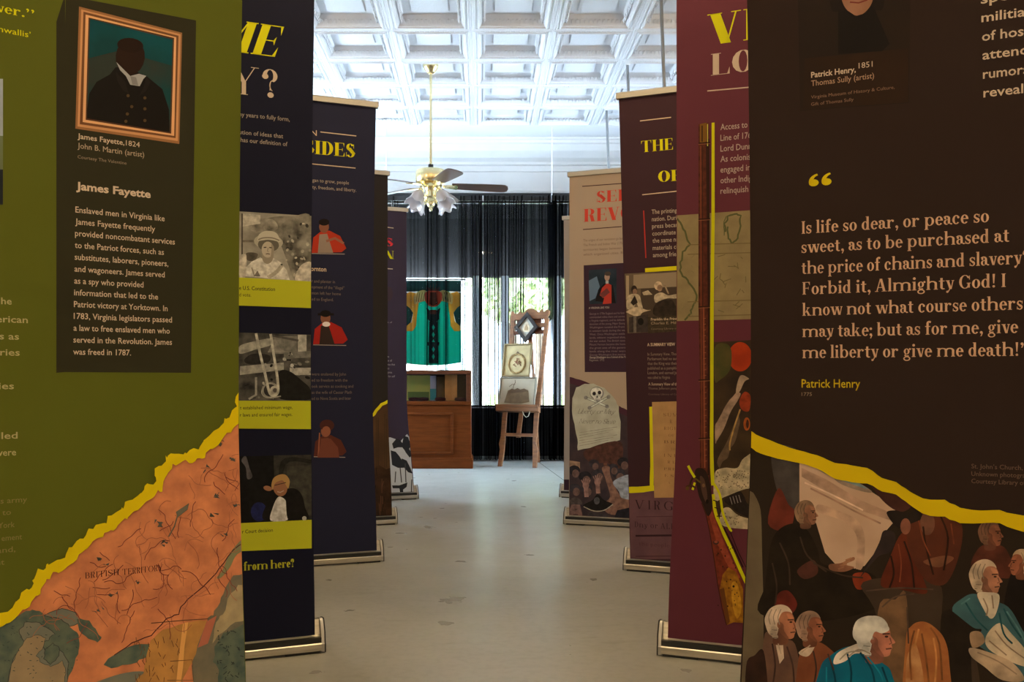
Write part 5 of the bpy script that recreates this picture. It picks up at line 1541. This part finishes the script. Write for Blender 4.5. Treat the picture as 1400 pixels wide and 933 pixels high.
bm = B(); box(bm, -hx - .004, -hy - .004, sh, hx + .002, hy, sh + .035, .004)
obj('shelf', bm, WOOD, cab)
bm = B(); box(bm, -hx - .006, -hy - .006, ch - .035, hx + .002, hy, ch, .005)
obj('top', bm, WOODD, cab)
for xx in (-hx, hx - .045):
    bm = B(); box(bm, xx, -hy, sh + .035, xx + .045, hy, ch - .035, .003); obj('side_post', bm, WOODD, cab)
bm = B(); box(bm, -hx + .045, hy - .02, sh + .035, hx - .045, hy, ch - .035); obj('back_panel', bm, WOODD, cab)
bm = B(); box(bm, -hx + .046, -hy + .006, sh + .036, hx - .046, -hy + .010, ch - .036); obj('glass_pane', bm, GLASS, cab)
# what stands in the cabinet and on it
def standing(name, label, cat, px0, px1, py0, col, depth, thick, lean=.03, parts=None):
    y = YCAB + depth
    a_, c_ = at(px0, 540, y).x, at(px1, 540, y).x
    zb = sh + .035
    zt = at(px0, py0, y).z
    r = thing(name, label, cat, ((a_ + c_) / 2, y, zb))
    hw, h = (c_ - a_) / 2, zt - zb
    M = Matrix.Rotation(-math.atan2(lean, h), 4, 'X')
    bm = B(); box(bm, -hw, 0, 0.002, hw, thick, h, .002, M=M)
    obj('cover', bm, col, r)
    return r, hw, h, M
r, hw, h, M = standing('picture_card', 'yellow-green picture card in the glazed top of the cabinet', 'card', 556, 588, 513, mat('card_yellow', (.80, .76, .18), .6, rgb2=(.60, .72, .18), scale=6), .22, .006)
bm = B(); box(bm, -hw + .01, -.0015, .015, hw - .01, 0, h * .35, M=M); obj('printed_field', bm, mat('card_green', (.16, .28, .06), .6), r)
r, hw, h, M = standing('book', 'narrow blue book standing between cards in the cabinet', 'book', 588, 596, 514, mat('book_blue', (.42, .44, .66), .6), .14, .08, .0)
bm = B(); box(bm, -hw - .001, -.0015, .01, hw + .001, 0, h * .48, M=M); obj('spine_label', bm, mat('book_teal', (.05, .36, .46), .6), r)
r, hw, h, M = standing('document_card', 'tan document card at the right end inside the cabinet', 'card', 608, 625, 512, mat('card_tan', (.75, .34, .12), .6, noise=.15, scale=9), .10, .006)
r, hw, h, M = standing('brown_folder', 'brown folder standing behind the blue book in the cabinet', 'folder', 597, 607, 515, mat('card_brown', (.34, .20, .07), .6), .26, .012)
MAR = mat('maroon_cloth', (.10, .015, .03), .7)
for i, (px, y, lb) in enumerate(((566, .09, 'small maroon pincushion on the cabinet shelf before the yellow card'), (579, .10, 'small maroon pincushion on the cabinet shelf beside the blue book'), (602, .08, 'small maroon pincushion on the cabinet shelf below the brown folder'), (629, .09, 'small maroon pincushion on the cabinet shelf at its right end'))):
    p_ = at(px, 545, YCAB + y)
    bm = B(); lathe(bm, [(0, 0), (.045, .004), (.055, .018), (.045, .032), (.012, .036), (0, .033)], n=18)
    o = obj('pincushion', bm, MAR, smooth=True, loc=(p_.x, p_.y, sh + .0352)); tag(o, lb, 'pincushion', 'maroon pincushions in the cabinet')
WIRE = mat('dark_wire', (.05, .045, .04), .4, .8)
def wire_stand(pxs, label, loop):
    base = Vector((at(pxs[0], 505, YCAB + .1).x, YCAB + .1, ch))
    r = thing('wire_stand', label, 'display stand', base)
    f = lambda px, dz, dy=0: (at(px, 505, YCAB + .1).x - base.x, dy, dz)
    bm = B(); tube(bm, [f(pxs[0], .004), f(pxs[1], .004)], .003, 6); tube(bm, [f(pxs[0], .004, .16), f(pxs[1], .004, .16)], .003, 6); tube(bm, [f(pxs[1], .004), f(pxs[1], .004, .16)], .003, 6); tube(bm, [f(pxs[0], .004), f(pxs[0], .004, .16)], .003, 6); obj('foot', bm, WIRE, r)
    bm = B(); tube(bm, [f(pxs[0], .004, .08), f(pxs[2], .052, .08)], .003, 6); obj('support', bm, WIRE, r)
    if loop:
        bm = B(); tube(bm, [f(pxs[2], .006, .08), f(pxs[2] - .5, .058, .08), f(pxs[2] + 5, .064, .08), f(pxs[2] + 8, .05, .08), f(pxs[2] + 7, .010, .08)], .003, 6); obj('holder_loop', bm, WIRE, r, smooth=True)
wire_stand((599, 641, 628), 'bent wire display stand with loop on the cabinet, right end', True)
wire_stand((560, 580, 573), 'low bent wire display stand on the cabinet, left of its fellow', False)

# ------------------------------------------------------------------ easel with three frames
EW = mat('easel_wood', (.22, .085, .024), .5, rgb2=(.14, .052, .015), scale=9, stretch=(1, 1, 6))
YE = 8.42
K = FP / YE
ez = at(707, 636.5, YE)
lean = R(13)
ea = thing('easel', 'carved wooden easel holding three frames before the black curtain', 'easel', (ez.x, YE, 0), R(-24))
def ep(px, py):
    """flat easel coordinates: photo pixel -> (x along the easel, height up its slope)"""
    h = (636.5 - py) / K
    return ((px - 707 - 15.5 * (636.5 - py) / 210) / K / math.cos(R(24)), h / math.cos(lean))
ML = Matrix.Rotation(-lean, 4, 'X')
def epoly(name, pts, y0, y1, parent=ea, m=EW, sm=0):
    P = [ep(*q_) for q_ in pts]
    if sm: P = smooth_pts(P, 3)
    bm = B(); prism(bm, P, y0, y1, M=ML)
    return obj(name, bm, m, parent)
epoly('leg', [(681, 638), (686, 637.5), (689, 620), (690.5, 600), (692, 570), (696.5, 520), (702, 430), (697, 430), (691.5, 520), (686.5, 570), (685, 596), (682.5, 606), (684, 614)], -.014, .014)
epoly('leg', [(728, 638), (733, 638), (734.5, 612), (732, 604), (734, 590), (735, 570), (741, 510), (748, 440), (743, 440), (736, 510), (730, 560), (728, 600)], -.014, .014)
epoly('crossbar', [(686, 591), (734, 591), (734, 595), (686, 595)], -.012, .012)
hd = epoly('head_rail', [(696, 434), (697, 420), (700, 419), (702, 423), (707, 423), (710, 418.5), (712, 423), (716, 421), (720, 417), (724, 416), (728, 416.5), (732, 419), (736, 422), (740, 417), (742, 422), (748, 418), (750, 420), (749, 425), (747, 428), (749, 432), (748, 440), (743, 440), (743, 431), (702, 432), (702, 440), (697, 440)], -.016, .016)
for pp in (((707, 432), (713, 432), (712, 440), (706, 440)), ((733, 431), (739, 431), (739, 440), (733, 440))):
    pass
epoly('lower_rail', [(699, 437), (747, 437), (746, 443), (699, 443)], -.012, .010, hd)
epoly('lower_rail', [(700, 448), (743, 447), (742, 452), (700, 453)], -.010, .008, hd, WOODD)
epoly('back_board', [(704, 432), (738, 431), (738, 450), (704, 450)], .008, .018, hd, WOODD)
epoly('mast', [(704, 596), (709.5, 596), (727, 440), (722, 440)], .018, .034)
epoly('tray', [(680, 555), (737, 555), (737, 562), (680, 562)], -.06, .016)
epoly('tray_lip', [(680, 553), (737, 553), (737, 556), (680, 556)], -.066, -.056)
# rear leg
bm = B()
topv = ML @ Vector((ep(722, 440)[0], .03, ep(722, 440)[1]))
tube(bm, [topv, (.016, .555, .0)], [.016, .016], 4)
obj('rear_leg', bm, EW, ea)
bm = B()
cpts = [ML @ Vector((*((ep(p_[0], p_[1])[0], -.05)), ep(p_[0], p_[1])[1])) for p_ in ((716, 562), (718, 567), (721, 570), (724, 568.5), (726, 562))]
tube(bm, cpts, .004, 6); obj('cord', bm, mat('white_string', (.7, .68, .62), .8), ea, smooth=True)
# the frames lean on the easel: their own things
GOLD = mat('dull_gilt', (.20, .14, .055), .5, .2, noise=.15, scale=20)
SILV = mat('grey_gilt', (.20, .17, .12), .5, .2, noise=.12, scale=20)
PAPER = mat('aged_paper', (.42, .33, .16), .7, noise=.12, scale=14)
HAIRW = mat('brown_wreath', (.10, .06, .03), .8, noise=.3, scale=30)
LINEN = mat('pale_linen', (.46, .40, .29), .8, noise=.06, scale=10)
MW = Matrix.Translation(ea.location) @ Matrix.Rotation(R(-24), 4, 'Z') @ ML
def fr_thing(label, cpx, cpy, off):
    x, z = ep(cpx, cpy)
    r = thing('framed_picture', label, 'framed picture', (0, 0, 0), 0, 'framed pieces on the easel')
    r.matrix_world = MW @ Matrix.Translation((x, off, z + .004))
    return r, x, z
def rect_frame(r, hw, hh, wd, m, paper, dp=.03):
    bm = B()
    for q_ in ((-hw, -hh, hw, -hh + wd), (-hw, hh - wd, hw, hh), (-hw, -hh + wd, -hw + wd, hh - wd), (hw - wd, -hh + wd, hw, hh - wd)):
        box(bm, q_[0], -dp, q_[1], q_[2], 0, q_[3], .003)
    obj('frame', bm, m, r)
    bm = B(); box(bm, -hw + wd - .001, -dp * .45, -hh + wd - .001, hw - wd + .001, -.001, hh - wd + .001)
    return obj('mount', bm, paper, r)
def flat(name, pts, y, m, parent, sm=0, t=.004):
    if sm: pts = smooth_pts(pts, 4)
    bm = B(); prism(bm, pts, y - t, y)
    return obj(name, bm, m, parent)
# lower frame: pale ground, folded brown purse shape
r, *_ = fr_thing('wide shallow frame with brown pouch shape, lowest on the easel tray', 708, 535, -.0165)
mt = rect_frame(r, .19, .145, .013, SILV, LINEN)
flat('pouch', [(-.13, -.11), (-.10, .01), (-.06, .03), (-.03, .02), (0, .035), (.03, .02), (.07, .03), (.11, .015), (.13, -.10), (.05, -.118), (-.05, -.118)], -.0135, mat('faded_pouch', (.17, .115, .06), .9, noise=.25, scale=18), mt)
flat('pouch_flap', [(-.105, -.02), (-.06, .03), (-.03, .02), (0, .035), (.03, .02), (.07, .03), (.11, .005), (.0, -.01)], -.0176, mat('faded_flap', (.12, .075, .04), .9), mt)
bm = B(); tube(bm, [(-.05, -.015, .03), (-.045, -.015, .07), (-.03, -.015, .09), (-.035, -.015, .115)], .0025, 6); tube(bm, [(-.09, -.015, .05), (-.06, -.015, .075), (-.03, -.015, .07)], .0025, 6); obj('thread', bm, HAIRW, mt)
# middle frame: wreath
r, *_ = fr_thing('upright gilt frame with oval brown wreath, middle of the easel', 707, 491, -.0165)
mt = rect_frame(r, .148, .168, .016, GOLD, PAPER)
bm = B(); tube(bm, [(.085 * math.cos(t), -.018, -.035 + .095 * math.sin(t)) for t in (2 * PI * k / 28 for k in range(28))], .010, 6, closed=True)
obj('wreath', bm, mat('straw_wreath', (.30, .20, .08), .9, noise=.3, scale=40), mt, smooth=True)
flat('crest', [(-.085, .02), (-.06, .055), (-.02, .07), (0, .09), (.02, .07), (.06, .055), (.085, .02), (.05, .04), (0, .05), (-.05, .04)], -.0136, HAIRW, mt)
bm = B()
rr = random.Random(4)
for k in range(9):
    a_ = rr.uniform(0, 6.28); q_ = rr.uniform(.01, .05)
    c_ = Vector((q_ * math.cos(a_), -.018, -.02 + q_ * math.sin(a_)))
    tube(bm, [c_, c_ + Vector((rr.uniform(-.02, .02), 0, rr.uniform(-.03, .03))), c_ + Vector((rr.uniform(-.03, .03), -.003, rr.uniform(-.03, .03)))], .004, 6)
obj('twist', bm, mat('red_brown_hair', (.24, .10, .05), .8), mt)
# diamond frame
r, *_ = fr_thing('dark diamond-shaped frame with small pale picture, topmost on the easel', 719.5, 444.5, -.0165)
def dia(hw, hh): return [(0, -hh), (hw, 0), (0, hh), (-hw, 0)]
bm = B()
o_, i_ = dia(.125, .158), dia(.082, .104)
for k in range(4):
    prism(bm, [o_[k], o_[(k + 1) % 4], i_[(k + 1) % 4], i_[k]], -.032, 0)
obj('frame', bm, mat('ebonised_wood', (.012, .009, .008), .35), r)
mt = flat('mount', dia(.084, .106), -.008, mat('grey_paper', (.42, .40, .34), .7, noise=.12, scale=20), r)
flat('picture', [(-.034, -.045), (.034, -.045), (.038, -.01), (.02, .04), (0, .062), (-.02, .04), (-.038, -.01)], -.0125, mat('pale_picture', (.60, .50, .34), .7, noise=.2, scale=40), mt)
flat('figure', [(-.018, -.03), (.018, -.03), (.014, .005), (0, .03), (-.014, .005)], -.017, mat('tan_figure', (.36, .24, .12), .7), mt)

# ------------------------------------------------------------------ ceiling fan
BRASS = mat('polished_brass', (.86, .72, .40), .26, 1.0)
BLADE = mat('walnut_blade', (.095, .046, .030), .4, rgb2=(.065, .032, .022), scale=10, stretch=(1, 8, 1))
FROST = mat('frosted_glass_shade', (.86, .80, .80), .25)
FROST.node_tree.nodes['Principled BSDF'].inputs['Transmission Weight'].default_value = .45
fx, fy = at(589, 240, 7.5).x, 7.5
fan = thing('ceiling_fan', 'brass ceiling fan with dark blades and tulip lamp shades', 'ceiling fan', (fx, fy, 2.47))
zc = ZC + .07 - 2.47                              # the coffer panel above
bm = B(); lathe(bm, [(0, zc), (.066, zc), (.068, zc - .012), (.060, zc - .035), (.040, zc - .062), (.030, zc - .075), (.018, zc - .080), (0, zc - .080)], n=28)
obj('canopy', bm, BRASS, fan, smooth=True)
bm = B(); lathe(bm, [(.0115, .19), (.0115, zc - .07)], n=14); obj('downrod', bm, BRASS, fan, smooth=True)
bm = B(); lathe(bm, [(0, .205), (.022, .205), (.022, .185), (.030, .165), (.030, .155), (0, .155)], n=20); obj('coupling', bm, BLACKP, fan, smooth=True)
bm = B(); lathe(bm, [(0, .165), (.085, .162), (.122, .152), (.130, .140), (.130, .062), (.124, .050), (.100, .040), (.06, .036), (0, .036)], n=40)
obj('motor_housing', bm, BRASS, fan, smooth=True)
bm = B(); lathe(bm, [(0, .04), (.088, .038), (.10, .026), (.088, .012), (.055, -.002), (.046, -.02), (.055, -.05), (.062, -.075), (.050, -.10), (.030, -.115), (.036, -.135), (.028, -.155), (.012, -.168), (.016, -.182), (.008, -.196), (0, -.198)], n=28)
obj('light_hub', bm, BRASS, fan, smooth=True)
for k in range(5):
    a_ = R(3 + 72 * k)
    M = Matrix.Rotation(a_, 4, 'Z') @ Matrix.Rotation(R(2.0), 4, 'Y')
    bm = B()
    prism(bm, [(.10, -.018), (.14, -.03), (.18, -.035), (.215, -.045), (.235, -.035), (.225, -.015), (.235, 0), (.225, .015), (.235, .035), (.215, .045), (.18, .035), (.14, .03), (.10, .018)], .004, .010, axis='z', M=M @ Matrix.Translation((0, 0, .012)) @ Matrix.Rotation(R(-11), 4, 'X'))
    iron = obj('blade_iron', bm, BRASS, fan)
    out = [(.18, -.052), (.30, -.060), (.45, -.068), (.60, -.072), (.635, -.066), (.655, -.045), (.662, 0), (.655, .045), (.635, .066), (.60, .072), (.45, .068), (.30, .060), (.18, .052)]
    bm = B()
    prism(bm, out, 0, .007, axis='z', M=M @ Matrix.Translation((0, 0, .024)) @ Matrix.Rotation(R(-11), 4, 'X'))
    obj('blade', bm, BLADE, fan)
for k in range(4):
    a_ = R(45 + 90 * k)
    Rz = Matrix.Rotation(a_, 4, 'Z')
    bm = B()
    tube(bm, [Rz @ Vector(q_) for q_ in ((.04, 0, -.06), (.075, 0, -.085), (.10, 0, -.075), (.112, 0, -.045), (.118, 0, -.035))], .007, 8)
    arm = obj('lamp_arm', bm, BRASS, fan, smooth=True)
    bm = B(); tube(bm, [Rz @ Vector(q_) for q_ in ((.045, 0, -.11), (.08, 0, -.125), (.085, 0, -.10), (.065, 0, -.098), (.064, 0, -.115))], .004, 6); obj('scroll', bm, BRASS, fan, smooth=True)
    # tulip shade, mouth down and outward
    M = Rz @ Matrix.Translation((.112, 0, -.035)) @ Matrix.Rotation(R(180 - 32), 4, 'Y')
    bm = B(); lathe(bm, [(.0, -.012), (.022, -.012), (.026, 0), (.026, .018), (.0, .018)], n=16, M=M); obj('lamp_socket', bm, BRASS, arm, smooth=True)
    bm = B(); KEEP.append(bm)
    rows = [(.027, .012), (.046, .035), (.056, .065), (.058, .095), (.066, .125), (.080, .148)]
    n = 36
    g0 = []
    for t in (0, .003):
        for rr_, z_ in (rows if t == 0 else rows[::-1]):
            row = []
            for i in range(n):
                th = 2 * PI * i / n
                fl = (z_ / .148) ** 2
                rad_ = (rr_ - t) * (1 + .07 * math.cos(6 * th) * (.3 + .7 * fl))
                row.append(bm.verts.new(M @ Vector((rad_ * math.cos(th), rad_ * math.sin(th), z_ + .014 * math.cos(6 * th) * fl))))
            g0.append(row)
    for r0, r1 in zip(g0, g0[1:]):
        for i in range(n): bm.faces.new((r0[i], r0[(i + 1) % n], r1[(i + 1) % n], r1[i]))
    bmesh.ops.recalc_face_normals(bm, faces=bm.faces)
    obj('lamp_shade', bm, FROST, arm, smooth='all')
    bm = B(); lathe(bm, [(0, .018), (.012, .02), (.014, .04), (.024, .07), (.022, .092), (.01, .104), (0, .106)], n=16, M=M); obj('bulb', bm, mat('unlit_bulb', (.8, .8, .78), .2), arm, smooth=True)

# ------------------------------------------------------------------ rods hanging from the ceiling on the right
STEEL = mat('grey_steel', (.26, .27, .28), .45, .6)
for i, (y, z0, lb) in enumerate(((5.95, 2.62, 'grey rod hanging from the ceiling behind the maroon THE banner, nearest'), (7.30, 2.62, 'grey rod hanging from the ceiling, middle of the three on the right'), (8.51, 2.62, 'grey rod hanging from the ceiling behind the tan banner, farthest'))):
    top = ZC - .004
    r = thing('ceiling_rod', lb, 'rod', (1.222, y, z0), 0, 'grey rods hanging from the ceiling')
    bm = B(); tube(bm, [(.03, 0, 0), (0, 0, top - z0 - .004)], .012, 10); obj('stem', bm, STEEL, r, smooth=True)
    bm = B(); lathe(bm, [(0, top - z0 + .004), (.022, top - z0 + .004), (.020, top - z0 - .006), (0, top - z0 - .008)], n=18); obj('ceiling_plate', bm, WHITE, r, smooth=True)
